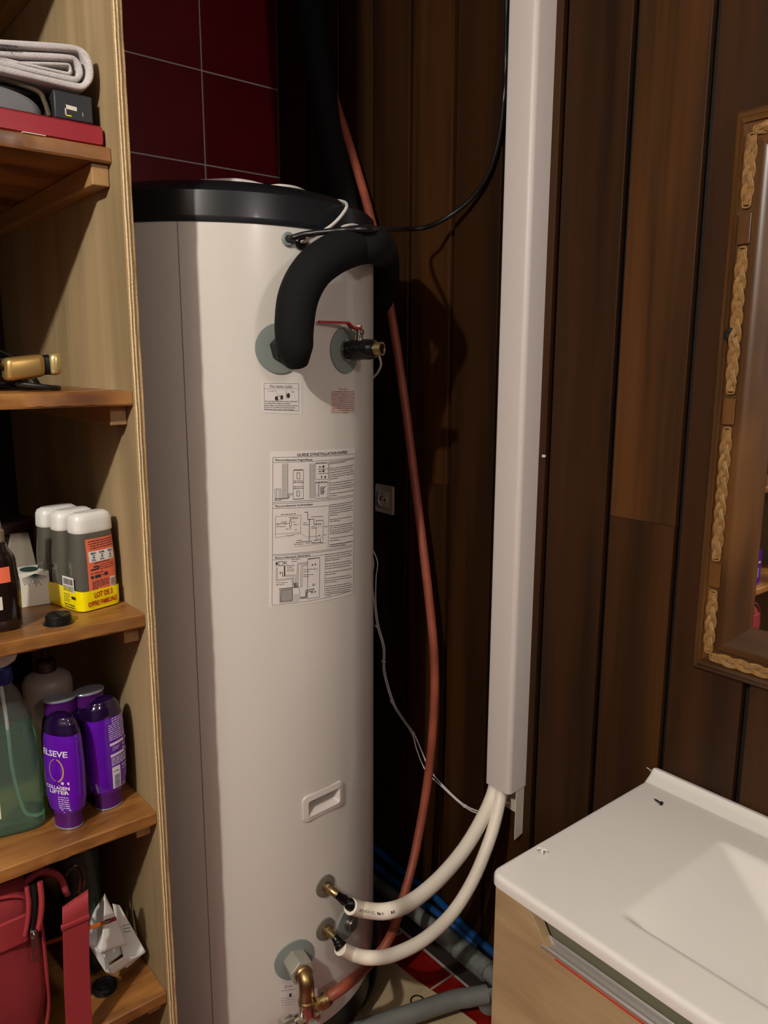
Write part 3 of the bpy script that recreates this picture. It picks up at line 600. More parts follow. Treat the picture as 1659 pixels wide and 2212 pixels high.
    base = [(800, 1180), (811, 1215), (808, 1250), (810, 1300), (816, 1350), (829, 1400), (830, 1450), (848, 1515), (868, 1550), (892, 1585), (905, 1620), (925, 1665), (960, 1702), (1000, 1738), (1035, 1755), (1062, 1752), (1094, 1722), (1100, 1690)]
    for s_ in (-1, 1):
        P = []
        for i, (x, y) in enumerate(base):
            w = 1.6+(2.6 if (10 <= i <= 11 or i in (1, 2, 14)) else 0); P.append(Y(x+s_*w, y-s_*w*.3, -.014-.004*(i > 13)+s_*.001))
        G().tube(P, .0019, 8, sub=6).obj('wire', M['whitewire'], t)
    for x, y in ((814, 1353), (829, 1430), (848, 1517), (892, 1584), (1004, 1741), (1096, 1733)):
        p = Y(x, y, -.0145); G().lathe([(.0055, -.002), (.0055, .002)], p, (.15, 0, 1), 10).box(p.x-.009, p.x-.004, p.y-.003, p.y+.002, p.z-.002, p.z+.003).obj('cable_tie', M['whitewire'], t, bevel=.0005)
    # black power cable
    g, d = radial(621, 517)
    run('power_cable', 'black power cable looping from tank top up beside the trunking', 'cable', M['blackp'],
        [g+d*.001, g+d*.02, cyl(660, 506, .345), cyl(710, 500, .372), cyl(760, 496, .402), cyl(815, 495, .405), Y(870, 495, -.18), Y(920, 491, -.10), Y(965, 470, -.05), Y(1010, 437, -.025), Y(1048, 390, -.015), Y(1072, 330, -.012), Y(1086, 250, -.010), Y(1093, 130, -.010), Y(1096, -60, -.010)], .0052, 12)
    # white cable on the lid
    zl = ZT+.078; Z = lambda x, y, z: at(x, y, 'z', z)
    g2, d2 = radial(650, 523)
    o = run('white_cable', 'white cable lying over the black lid and looping into the tank', 'cable', M['whitewire'],
        [g2+d2*.002, g2+d2*.018, cyl(672, 512, .345), cyl(700, 498, .352), cyl(720, 484, .352), cyl(738, 465, .350), cyl(749, 446, .340), Z(742, 436, zl-.022), Z(715, 431, zl-.008), Z(668, 418, zl+.002), Z(640, 406, zl+.004), Z(605, 401, zl+.004), Z(575, 404, zl+.003)], .0030, 10)
    a = [Z(580, 404, zl+.003), Z(540, 397, zl+.005), Z(500, 393, zl+.005), Z(433, 396, zl+.005)]
    t = G().tube(a, [.0035, .0062, .0068, .0068], 8, sub=6, fl=1).obj('sensor_sleeve', M['whitewire'], loc=tuple(a[-1])); props(t, 'pale flat sleeve lying along the black tank lid', 'cable')
    run('thin_wire', 'short thin white wire curling behind the brass valve outlet', 'cable', M['whitewire'], [cyl(800, 752, .318), Y(815, 762, -.33), Y(823, 785, -.30), Y(817, 803, -.28), Y(806, 816, -.27), Y(796, 828, -.25)], .0024, 8)
    run('white_cable', 'thin white cable tip arched just above the black foam bend', 'cable', M['whitewire'], [cyl(738, 491, .350), cyl(750, 487, .352), cyl(765, 486, .352), cyl(780, 490, .350)], .0025, 8)
    # floor pipes
    F = lambda x, y, z: at(x, y, 'z', z)
    t = thing('drain_pipe', 'grey drain pipe lying along the foot of the panelled wall', 'pipe', (.95, -.05, 0))
    G().tube([(.25, -.045, .034), (1.09, -.045, .034)], .021, 20, sub=0).obj('pipe', M['greypipe'], t)
    for x0, x1, r in ((.80, .865, .025), (.875, .985, .027)):
        G().lathe([(r-.003, 0), (r, .003), (r, x1-x0-.003), (r-.003, x1-x0)], (x0, -.045, .034), (1, 0, 0), 24).obj('coupler', M['dust'], t)
    G().lathe([(.022, 0), (.034, .003), (.035, .007), (.022, .009)], F(1062, 2160, .05), (.8, -.5, .1), 28).obj('collar', M['dust'], t)
    p1, p2, p3 = F(1052, 2148, .062), F(980, 2160, .062), F(790, 2222, .062)
    props(G().tube([p1, p1+(p2-p1)*.6, p2, (p2+p3)/2, p3, p3+(p3-p2)*.6], .0215, 20).obj('drain_pipe', M['greypipe'], loc=tuple(p3)), 'grey drain pipe crossing the floor in front of the vanity', 'pipe')
    run('blue_pipe', 'blue water pipe nearest the panelling, above the grey drain', 'pipe', M['blue'], [(.30, -.014, .11), (.60, -.016, .10), (.75, -.014, .095), (.9, -.014, .07), (1.1, -.016, .06)], .010, 12)
    run('blue_pipe', 'second blue water pipe lying on the grey drain', 'pipe', M['blue'], [(.30, -.05, .085), (.55, -.05, .085), (.68, -.045, .08), (.8, -.034, .075), (.92, -.018, .05)], .0095, 12)
    # beige board and ring, black hose
    q = [F(760, 2066, 0), F(845, 2077, 0), F(897, 2120, 0), F(947, 2153, 0), F(1030, 2215, 0), F(960, 2330, 0), F(700, 2330, 0), F(690, 2120, 0)]
    P = [(p.x, p.y, .0012) for p in q]; bo = G().prism(P, (0, 0, .006)).obj('floor_board', M['beige'], loc=P[0], smooth=0, bevel=.001); props(bo, 'pale beige board on the floor beneath the tank', 'board')
    c = F(901, 2163, .009); R = G(); R.tube([c+Vector((.016*cos(a_), .016*sin(a_), .002)) for a_ in [radians(20+i*30) for i in range(11)]], .0016, 8, sub=4); props(R.obj('rubber_ring', M['blackp'], loc=tuple(c)), 'thin open black ring lying on the beige board', 'ring')
    run('black_hose', 'black hose dropping behind the tank and curving over the beige board', 'hose', M['blackp'], [F(818, 1985, .25), F(812, 2060, .16), F(806, 2120, .06), F(780, 2165, .020), F(745, 2200, .020), F(705, 2240, .020)], .010, 12)
    # wall socket
    c = Y(834, 1078, 0); s = .040
    t = thing('wall_socket', 'square white wall socket on dark panelling beside the tank', 'socket', (c.x, 0, c.z))
    G().box(c.x-s, c.x+s, -.009, -.0008, c.z-s, c.z+s).obj('frame', M['socket'], t, bevel=.004, smooth=40)
    G().box(c.x-.0225, c.x+.0225, -.012, -.0085, c.z-.0225, c.z+.0225).obj('plate', M['socket'], t, bevel=.001, smooth=40)
    R = [[Vector((c.x+r*cos(2*pi*j/32), y, c.z+r*sin(2*pi*j/32))) for j in range(32)] for r, y in ((.0195, -.0122), (.0190, -.0145), (.0185, -.0122), (.018, -.0125))]
    G().rings(R).obj('well_rim', M['socket'], t)
    for dx, dz, r in ((-.007, 0, .0028), (.009, 0, .0028)): G().lathe([(r, 0), (r, .0006)], (c.x+dx, -.0127, c.z+dz), (0, -1, 0), 12).obj('pin_hole', M['blackp'], t)
    G().lathe([(.0024, 0), (.0024, .008), (.001, .009)], (c.x+.001, -.0125, c.z+.009), (0, -1, 0), 12).obj('earth_pin', M['steel'], t)
    # small clip on the wall by the trunking
    c = Y(1177, 985, 0); t = G().box(c.x-.004, c.x+.004, -.006, -.0008, c.z-.003, c.z+.003).obj('cable_clip', M['pvc'], loc=(c.x, 0, c.z), bevel=.001); props(t, 'tiny white plastic clip on the wall right of the trunking', 'clip')
build_pipes()

# =================================================================== VANITY
def build_vanity():
    X0, X1, Y0_, Y1_, ZS = 1.374, 2.03, -.485, -.0015, .735
    xs = sorted(set([X0+q for q in (0, .001, .0025, .005, .008, .012)]+[X0+.012+i*.006 for i in range(1, 106)]+[X1-q for q in (0, .001, .0025, .005, .008)]))
    ys = sorted(set([Y0_+q for q in (0, .001, .0025, .005, .008, .012)]+[Y0_+.012+i*.006 for i in range(1, 72)]+[-.0415, -.040, -.038, -.036, -.034, -.031, -.028, -.024, -.020, -.014, -.008, -.005, -.003, -.0015]))
    ys = [y for y in ys if y < -.043 or y > -.042]
    def smin(a, b_, k=.006):
        h = max(k-abs(a-b_), 0)/k; return min(a, b_)-h*h*k*.25
    def hgt(x, y):
        z = ZS
        if y > -.042: z += (.013*min(1, (y+.040)/.022)+.007*max(0, min(1, (y+.020)/.006))) if y > -.040 else 0
        d = smin(smin((x-1.572)*.42, (-.112-y)*.75), smin((y+.402)*4, (1.97-x)*.42)); d = smin(d, .105, .02)
        if d > 0: z -= d
        r = .008
        for e in (x-X0, y-Y0_, X1-x):
            if e < r: z -= r-sqrt(max(r*r-(r-e)**2, 0))
        if -.0015-y < .005: z -= (.005+y+.0015)*.6
        return z
    g = G(); n = len(xs)
    def cornered(x, y):
        rc = .022
        for cx in (X0, X1):
            s_ = 1 if cx == X0 else -1; ex = (x-cx)*s_; ey = y-Y0_
            if ex < rc and ey < rc:
                m_ = max(rc-ex, rc-ey); l = sqrt((rc-ex)**2+(rc-ey)**2)
                if l > 1e-9: f_ = m_/l; return cx+s_*(rc-(rc-ex)*f_), Y0_+rc-(rc-ey)*f_
        return x, y
    for y in ys:
        for x in xs: cx, cy = cornered(x, y); g.v.append((cx, cy, hgt(x, y)))
    for j in range(len(ys)-1):
        for i in range(n-1): g.f.append([j*n+i, j*n+i+1, (j+1)*n+i+1, (j+1)*n+i])
    # skirt
    bd = [i for i in range(n)]+[j*n+n-1 for j in range(1, len(ys))]+[(len(ys)-1)*n+i for i in range(n-2, -1, -1)]+[j*n for j in range(len(ys)-2, 0, -1)]
    k0 = len(g.v)
    for i in bd: x, y, z = g.v[i]; g.v.append((x, y, ZS-.020))
    for q in range(len(bd)): q2 = (q+1) % len(bd); g.f.append([bd[q2], bd[q], k0+q, k0+q2])
    k1 = len(g.v); g.v += [(X0+.03, Y0_+.02, ZS-.02)]*0
    t = thing('washbasin', 'white ceramic washbasin top with raised back edge and angular bowl', 'washbasin', (1.70, -.24, ZS-.02))
    g.obj('basin_top', M['ceramic'], t, smooth=50)
    # cabinet under it
    t = thing('vanity_cabinet', 'pale wood vanity cabinet with chrome handle rail under the washbasin', 'cabinet', (1.70, -.24, .20))
    zt, zb = .7035, .20; A, B = 1.378, 2.026
    G().box(A, A+.018, -.452, -.003, zb, ZS-.0205).obj('side_panel', M['van'], t, smooth=0)
    G().box(B-.018, B, -.452, -.003, zb, ZS-.0205).obj('side_panel', M['van'], t, smooth=0)
    G().box(A+.0185, B-.0185, -.45, -.003, zb, zb+.018).obj('bottom_panel', M['van'], t, smooth=0)
    G().box(A+.0185, B-.0185, -.445, -.437, .60, ZS-.0205).obj('recess_panel', M['recess'], t, smooth=0)
    # drawer front with the S-shaped cut-out
    def cut(m):
        pr = [(1.432, zt), (1.445, zt-.002), (1.458, zt-.010), (1.468, zt-.022), (1.478, zt-.036), (1.490, zt-.048), (1.506, zt-.053)]
        return [(A+B-x, z) for x, z in pr][::-1] if m else pr
    P = [(A, zb), (A, zt)]+cut(0)+cut(1)+[(B, zt), (B, zb)]
    df = G().prism([(x, -.471, z) for x, z in P], (0, .018, 0)).obj('drawer_front', M['van'], t, smooth=0, bevel=.0008)
    # rail: extruded profile in yz
    prof = [(-.4705, .6505), (-.4730, .653), (-.4728, .657), (-.470, .6595), (-.467, .658), (-.463, .656), (-.459, .6585), (-.4575, .664), (-.455, .6665), (-.452, .665), (-.4515, .655), (-.4525, .6505)]
    G().rings([[(x, y, z) for y, z in prof] for x in (1.478, 1.926)]).obj('handle_rail', M['railmetal'], df, smooth=40, label='chrome handle rail')
    G().box(1.505, 1.9, -.4732, -.4712, .6490, .6504).obj('film_edge', M['film'], df, smooth=0, label='thin red film edge')
    # screw on the top
    h = at(1427, 1739, 'z', ZS); tip = at(1408, 1725, 'z', ZS); dd = (tip-h).normalized()
    t = thing('screw', 'small black screw lying on the white washbasin top', 'screw', tuple(h))
    o_ = h+Vector((0, 0, .0043)); G().lathe([(.0042, 0), (.0042, .0008), (.0020, .0036)], o_-dd*.002, dd+Vector((0, 0, -.05)), 14).obj('head', M['blackp'], t)
    G().lathe([(.0020 if i % 2 else .0015, .002+.0012*i) for i in range(13)]+[(.0002, .021)], o_-dd*.002, dd+Vector((0, 0, -.08)), 10).obj('shank', M['blackp'], t)
    # clear plastic bits
    c = at(1165, 1838, 'z', ZS+.003); g = G()
    for i in range(5):
        a = random.uniform(0, pi); v = Vector((cos(a), sin(a), random.uniform(-.1, .3))); q = c+Vector((random.uniform(-.008, .008), random.uniform(-.006, .006), .0025))
        g.tube([q-v*.006, q+Vector((0, 0, .003)), q+v*.006], [.0005, .0022, .0006], 7, sub=3)
    props(g.obj('plastic_scrap', M['ceramic'], loc=tuple(c)), 'small crumpled clear plastic scrap on the left end of the washbasin', 'scrap')
    a, b_ = at(1397, 1658, 'y', -.012), at(1412, 1671, 'z', ZS+.0015)
    props(G().tube([a, (a+b_)/2+Vector((0, 0, .001)), b_], .0011, 8, sub=3).obj('plastic_strip', M['pvc'], loc=tuple(b_)), 'thin white plastic strip at the back corner of the washbasin', 'strip')
build_vanity()

# =================================================================== MIRROR
def build_mirror():
    t = thing('wall_mirror', 'wooden framed mirror with plaited straw inlay on the panelling', 'mirror', (1.78, 0, .985))
    x0, x1, z0, z1 = 1.440, 2.12, .990, 1.958
    prof = [(0, 0), (0, -.010), (.004, -.014), (.010, -.015), (.013, -.020), (.016, -.028), (.022, -.031), (.0245, -.031), (.026, -.027), (.052, -.027), (.0535, -.031), (.060, -.0315), (.066, -.030), (.072, -.026), (.098, -.012), (.103, -.010), (.103, -.001)]
    cor = [(x0, z0, 1, 1), (x1, z0, -1, 1), (x1, z1, -1, -1), (x0, z1, 1, -1)]
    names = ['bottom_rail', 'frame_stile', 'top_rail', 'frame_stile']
    for i in range(4):
        a, b_ = cor[i], cor[(i+1) % 4]
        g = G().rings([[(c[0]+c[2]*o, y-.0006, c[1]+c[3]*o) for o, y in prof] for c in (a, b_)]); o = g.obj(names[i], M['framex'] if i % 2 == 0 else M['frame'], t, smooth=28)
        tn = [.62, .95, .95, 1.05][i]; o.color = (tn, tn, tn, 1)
    G().box(x0+.095, x1-.095, -.0085, -.006, z0+.095, z1-.095).obj('mirror_glass', M['mirror'], t, smooth=0)
    G().box(x0+.02, x1-.02, -.0055, -.001, z0+.02, z1-.02).obj('backing_board', M['groove'], t, smooth=0)
    # plaits: three strands woven, running in the channel
    def plait(a, b_, loop0=True):
        a = Vector(a); b_ = Vector(b_); d = b_-a; l = d.length; d.normalize(); sd = Vector((0, -1, 0)).cross(d); n = max(8, int(l/.004)); per = .085
        g = G()
        for s_ in range(3):
            for q in (-1, 0, 1):
                P = []
                for i in range(n+1):
                    x = l*i/n; ph = 2*pi*x/per+s_*2*pi/3; env = min(1, (min(x, l-x)+.004)/.02)
                    P.append(a+d*x+sd*(.0062*sin(ph)*env+q*.0024)+Vector((0, -1, 0))*(.0024*sin(2*ph)))
                g.tube(P, .0024, 6, sub=0)
        for e, s_ in ((a, -1), (b_, 1)):   # looped ends
            g.tube([e-d*s_*.012+sd*.0065, e+d*s_*.002+sd*.0058, e+d*s_*.004, e+d*s_*.002-sd*.0058, e-d*s_*.012-sd*.0065], .0019, 6, sub=4)
        return g
    yb = -.0305; xc = x0+.039; zz = lambda px, py: at(px, py, 'y', yb).z
    for pa, pb in (((1640, 290), (1630, 440)), ((1618, 538), (1596, 846)), ((1581, 930), (1556, 1208)), ((1549, 1283), (1541, 1408))):
        plait((xc, yb, zz(*pa)), (xc, yb, zz(*pb))).obj('straw_plait', M['straw'], t)
    zb = z0+.039; plait((xc+.008, yb, zb-.002), (1.80, yb, zb)).obj('straw_plait', M['straw'], t); plait((1.84, yb, zb), (2.07, yb, zb)).obj('straw_plait', M['straw'], t)
    for a in (xc+.006, xc+.25, xc+.47): plait((a, yb, z1-.039), (min(a+.2, x1-.05), yb, z1-.039)).obj('straw_plait', M['straw'], t)
    for za, zb_ in (((1627, 458), (1620, 526)), ((1595, 862), (1583, 918)), ((1555, 1220), (1550, 1270))):
        G().box(xc-.0105, xc+.0105, -.0315, -.0276, zz(*zb_), zz(*za)).obj('inlay_block', M['frame'], t, smooth=0, bevel=.001)
    c = at(1561, 724, 'y', -.0315); G().lathe([(.012, 0), (.010, .0012), (.005, .0014), (.004, .0004)], (c.x+.013, -.0315, c.z), (0, -1, 0), 16, sx=1, sy=1).obj('knot', M['groove'], t)
    for z in [z0+.2+i*.17 for i in range(5)]: plait((x1-.039, yb, z-.06), (x1-.039, yb, z+.06)).obj('straw_plait', M['straw'], t)
build_mirror()
#@@ITEMS@@
# =================================================================== THINGS ON THE SHELVES
M['towel'] = mat('white terry towel', '#cdc6c4', .95, bump=1.0, bs=900, sheen=.3, var=.06, vs=40)
M['redtin'] = mat('red box card', '#8f1420', .38)
M['darkgrey'] = mat('dark grey case', '#25262a', .5)
M['midgrey'] = mat('grey rounded case', '#6a6a6c', .6)
M['khaki'] = mat('khaki strap', '#4a3f2b', .7)
M['white'] = mat('white plastic', '#dcdad4', .35)
M['gold'] = mat('gold satin plastic', '#b59256', .35, metal=.7)
M['goldpale'] = mat('pale gold end', '#d2bd80', .28, metal=.7)
M['yellow'] = mat('yellow wrap', '#f0dc00', .25, coat=.4)
M['shower'] = mat('smoky grey bottle', '#55534a', .16, coat=.6)
M['orange'] = mat('orange label', '#e06a48', .45)
M['maroon'] = mat('dark red ink', '#a8201c', .5)
M['navy'] = mat('navy ink', '#2b3140', .5)
M['whiteink'] = mat('white ink', '#d9d2dc', .5)
M['purple'] = mat('violet bottle', '#5a0fa0', .16, coat=.7)
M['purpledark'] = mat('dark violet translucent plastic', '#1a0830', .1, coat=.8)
M['purplecap'] = mat('plum cap', '#4a1560', .3)
M['silver'] = mat('silver cap', '#a8b0b8', .3, metal=.5)
M['goldink'] = mat('gold ink', '#b59a50', .4)
M['clear'] = mat('clear bottle plastic', '#dfe9e2', .05, trans=.94, ior=1.15)
M['greenliq'] = mat('green liquid', '#8fdcb4', .02, trans=.93, ior=1.33)
M['bluecap'] = mat('navy blue collar', '#141c5c', .4)
M['cream'] = mat('cream label', '#cfc6ac', .5)
M['beigebottle'] = mat('dull beige bottle', '#8d7c72', .45)
M['browncap'] = mat('dark brown pump', '#2a1512', .4)
M['brownglass'] = mat('dark brown bottle', '#1b0f0d', .1, coat=.6)
M['tan'] = mat('tan nozzle', '#8d7c66', .4)
M['card'] = mat('white card', '#d4cec0', .6)
M['greenink'] = mat('dark green print', '#1f3a33', .5)
M['bag'] = mat('red bag fabric', '#842227', .8, bump=.35, bs=900, var=.12, vs=10)
M['bag2'] = mat('red webbing', '#932a2f', .7, bump=.4, bs=1200)
M['pencil'] = mat('orange pencil', '#b55a12', .4)
M['hairclip'] = mat('brown translucent clip', '#3a2012', .3)

def superell(a, b_, n, k=48, cx=0, cy=0):
    P = []
    for j in range(k):
        t = 2*pi*j/k; c, s_ = cos(t), sin(t); P.append((cx+a*math.copysign(abs(c)**(2/n), c), cy+b_*math.copysign(abs(s_)**(2/n), s_)))
    return P
class Loft:
    """upright body through (z, half depth, half width, squareness) sections"""
    def __init__(s, secs, sub=4):
        P = [Vector((q[0], q[1], q[2])) for q in secs]; s.S = []
        for i in range(len(secs)-1):
            for j in range(sub if sub else 1):
                t = j/(sub or 1); u = t*t*(3-2*t) if sub > 1 else t; a, b_ = secs[i], secs[i+1]
                s.S.append(tuple([a[0]+(b_[0]-a[0])*t]+[a[m_]+(b_[m_]-a[m_])*u for m_ in (1, 2, 3)]))
        s.S.append(tuple(secs[-1]))
    def mesh(s, k=48): return G().rings([[(x, y, q[0]) for x, y in superell(q[1], q[2], q[3], k)] for q in s.S])
    def sec(s, z):
        S_ = s.S
        for a, b_ in zip(S_, S_[1:]):
            if min(a[0], b_[0]) <= z <= max(a[0], b_[0]) and abs(b_[0]-a[0]) > 1e-9:
                t = (z-a[0])/(b_[0]-a[0]); return [a[i]+(b_[i]-a[i])*t for i in range(4)]
        return S_[0] if z < S_[0][0] else S_[-1]
    def on(s, an, z, h=.0003):      # an = direction angle around the body
        q = s.sec(z); c, s_ = cos(an), sin(an)
        r = (abs(c/q[1])**q[3]+abs(s_/q[2])**q[3])**(-1/q[3]); return Vector((c*(r+h), s_*(r+h), z))
    def front(s, y, z, h=.0003):    # point on the +x face by width coordinate
        q = s.sec(z); yy = max(-1, min(1, y/q[2])); return Vector((q[1]*(1-abs(yy)**q[3])**(1/q[3])+h, y, z))
def patch2(fn, u0, u1, v0, v1, nu=12, nv=10):
    V = []; F = []
    for j in range(nv+1):
        for i in range(nu+1): V.append(tuple(fn(u0+(u1-u0)*i/nu, v0+(v1-v0)*j/nv)))
    for j in range(nv):
        for i in range(nu): a = j*(nu+1)+i; F.append([a, a+1, a+nu+2, a+nu+1])
    return V, F
def rbox(cx, cy, z0, dx, dy, dz, rz=0):
    g = G().box(-dx/2, dx/2, -dy/2, dy/2, 0, dz); R = Matrix.Rotation(rz, 3, 'Z'); g.v = [tuple(R @ Vector(p)+Vector((cx, cy, z0))) for p in g.v]; return g
def barcode(k, x0, x1, z0, z1, horiz=False, n=20):
    p = 0; random.seed(3)
    while p < 1:
        w_ = random.choice((.02, .03, .045)); 
        if horiz: z = z0+(z1-z0)*p; k.line((x0, z), (x1, z), (z1-z0)*w_*.9, 1)
        else: x = x0+(x1-x0)*p; k.line((x, z0), (x, z1), abs(x1-x0)*w_*.9, 1)
        p += w_*1.9

def shelf_one():
    z = 1.855+.0004
    t = thing('red_box', 'long flat bright red box with rounded edges on the highest visible shelf', 'box', (.83, -1.05, z))
    g = G(); R = []
    for x, ins in ((.70, 0), (.935, 0), (.944, .003), (.948, .008)):
        P = []
        for cx, cz, b0 in ((-.895, 1.8655, 270), (-.895, 1.8785, 0), (-1.20, 1.8785, 90), (-1.20, 1.8655, 180)):
            for i in range(5): a = radians(b0+90*i/4); P.append((x, cx+(.009-ins*.6)*cos(a), cz+(.0099-ins*.6)*sin(a)))
        R.append(P)
    G().rings(R).obj('box_body', M['redtin'], t, smooth=50)
    G().box(.945, .9625, -1.005, -.975, z, z+.0010).obj('paper_tag', M['card'], t, smooth=0)
    zt = 1.8888
    t = thing('black_case', 'small black box with a pale corner mark under the right end of the towel', 'box', (.88, -.925, zt))
    G().box(.83, .938, -.953, -.899, zt, 1.926).obj('case', M['darkgrey'], t, bevel=.002, smooth=40)
    k = Ink(); k.line((-.938, 1.895), (-.938, 1.9085), .0018, 1); k.line((-.939, 1.9060), (-.922, 1.9050), .0055, 1); k.line((-.914, 1.897), (-.914, 1.902), .0008, 1)
    k.obj('mark', M['card'], t, lambda u, v: Vector((.9384, u, v)))
    k = Ink(); k.line((-.938, 1.8945), (-.930, 1.8945), .0014, 1); k.obj('yellow_mark', M['yellow'], t, lambda u, v: Vector((.9384, u, v)))
    t = thing('strapped_case', 'grey rounded case in a black shell with khaki strap under the towel', 'case', (.86, -1.04, zt))
    g = G(); R = []
    for x, s_ in ((.80, 1), (.925, 1), (.935, .93), (.938, .8)): R.append([(x, -1.045+.078*s_*cos(a), zt+.0002+.030*s_*max(0, sin(a))**.7) for a in [pi*i/20 for i in range(21)]])
    G().rings(R).obj('grey_shell', M['midgrey'], t, smooth=50)
    G().tube([(.925, -.957, zt+.004), (.925, -.962, zt+.022), (.925, -.972, zt+.034), (.925, -1.02, zt+.041), (.925, -1.10, zt+.046)], .0035, 10, sub=5).obj('strap', M['khaki'], t)
    G().box(.80, .915, -1.14, -.964, zt+.0305, zt+.0375).obj('black_shell', M['darkgrey'], t, bevel=.003, smooth=40)
    # towel: three nested folds
    t = thing('folded_towel', 'thick folded white terry towel on top of the boxes', 'towel', (.84, -1.05, 1.927))
    def fold(r, th, cy, cz, L1, L2, x0, x1, sag=0):
        path = []; n = 10
        for i in range(8): path.append((cy-L1+L1*i/8, cz-r+sag*(1-i/8)))
        for i in range(n+1): a = -pi/2+pi*i/n; path.append((cy+r*.75*cos(a), cz+r*sin(a)))
        for i in range(1, 9): path.append((cy-L2*i/8, cz+r-.044*(i/8)))
        out, inn = [], []
        for i, (y, z_) in enumerate(path):
            a = Vector(path[max(i-1, 0)]); b_ = Vector(path[min(i+1, len(path)-1)]); d = (b_-a).normalized(); nn = Vector((d.y, -d.x))
            w_ = th/2*(1+.12*sin(i*1.7)); out.append((y+nn.x*w_, z_+nn.y*w_)); inn.append((y-nn.x*w_, z_-nn.y*w_))
        ring = out+inn[::-1]; R = []
        m_ = [( (p[0]+q[0])/2, (p[1]+q[1])/2) for p, q in zip(out, inn)]; mid = m_+m_[::-1]
        for x, s_ in ((x0, .3), (x0+.003, .8), (x0+.008, 1), (x1-.010, 1), (x1-.004, .9), (x1-.001, .7), (x1, .35)):
            R.append([(x+.002*sin(6*q[0]*30), m2[0]+(q[0]-m2[0])*s_, m2[1]+(q[1]-m2[1])*s_) for q, m2 in zip(ring, mid)])
        g = G().rings(R, caps=False); k = len(R[0]); nn_ = len(path); e0 = 0; e1 = (len(R)-1)*k
        for i in range(nn_-1): g.f.append([e1+i, e1+i+1, e1+k-2-i, e1+k-1-i]); g.f.append([e0+k-1-i, e0+k-2-i, e0+i+1, e0+i])
        return g
    cz = 1.9605
    fold(.0255, .0105, -.919, cz, .26, .26, .74, .944, sag=.004).obj('outer_fold', M['towel'], t, smooth=60, subsurf=1)
    fold(.0145, .0095, -.924, cz-.002, .25, .25, .742, .941, sag=.003).obj('middle_fold', M['towel'], t, smooth=60, subsurf=1)
    fold(.0062, .0055, -.930, cz-.004, .24, .24, .744, .938, sag=.003).obj('inner_fold', M['towel'], t, smooth=60, subsurf=1)
    k = Ink(); k.pl([(-1.06, 1.959), (-1.03, 1.9635), (-1.012, 1.9655), (-.998, 1.9675)], .002); k.line((-1.012, 1.9655), (-1.012, 1.9605), .0012); k.obj('woven_border', M['navy'], t, lambda u, v: Vector((.9448, u, v)))
shelf_one()

def shelf_two():
    z = 1.507
    t = thing('hair_clipper', 'gold handled hair straightener with black cord coil on the second shelf', 'hair tool', (.92, -1.02, z))
    def seg(y0, y1, hw_, hh_, m, name, n=4, lab=None):
        c = (.925, 0, 1.543); R = []
        for y, s_ in ((y0, .75), (y0+.003, .95), (y0+.008, 1), (y1-.008, 1), (y1-.003, .95), (y1, .75)):
            ti = (y+1.01)*.12; R.append([(c[0]+p[0]*s_, y, c[2]+ti+p[1]*s_) for p in superell(hw_, hh_, n, 28)])
        return G().rings(R).obj(name, m, t, smooth=50, label=lab)
    seg(-1.046, -.9925, .017, .0165, M['gold'], 'handle'); seg(-.993, -.983, .012, .0145, M['blackp'], 'slot'); seg(-.9850, -.968, .0165, .0165, M['goldpale'], 'end_cap')
    g = G()
    for i in range(5):
        r = .050+.004*i; cy = -1.075+.004*i; P = [(.865+.35*r*cos(a)*1.3, cy+r*1.25*sin(a)*.9, z+.008+.007*i+.010*(1+cos(a*1+i))*.5) for a in [2*pi*j/16 for j in range(17)]]; g.tube(P, .0038, 8, sub=3)
    g.tube([(.925, -1.03, z+.012), (.94, -.99, z+.006), (.92, -.97, z+.0045), (.88, -.985, z+.0045), (.86, -1.05, z+.006)], .0038, 8, sub=4)
    g.tube([(.925, -1.046, z+.034), (.93, -1.07, z+.05), (.90, -1.09, z+.06), (.88, -1.04, z+.058), (.87, -1.0, z+.03), (.88, -.985, z+.0045)], .0038, 8, sub=4)
    g.obj('cord_coil', M['blackp'], t)
shelf_two()

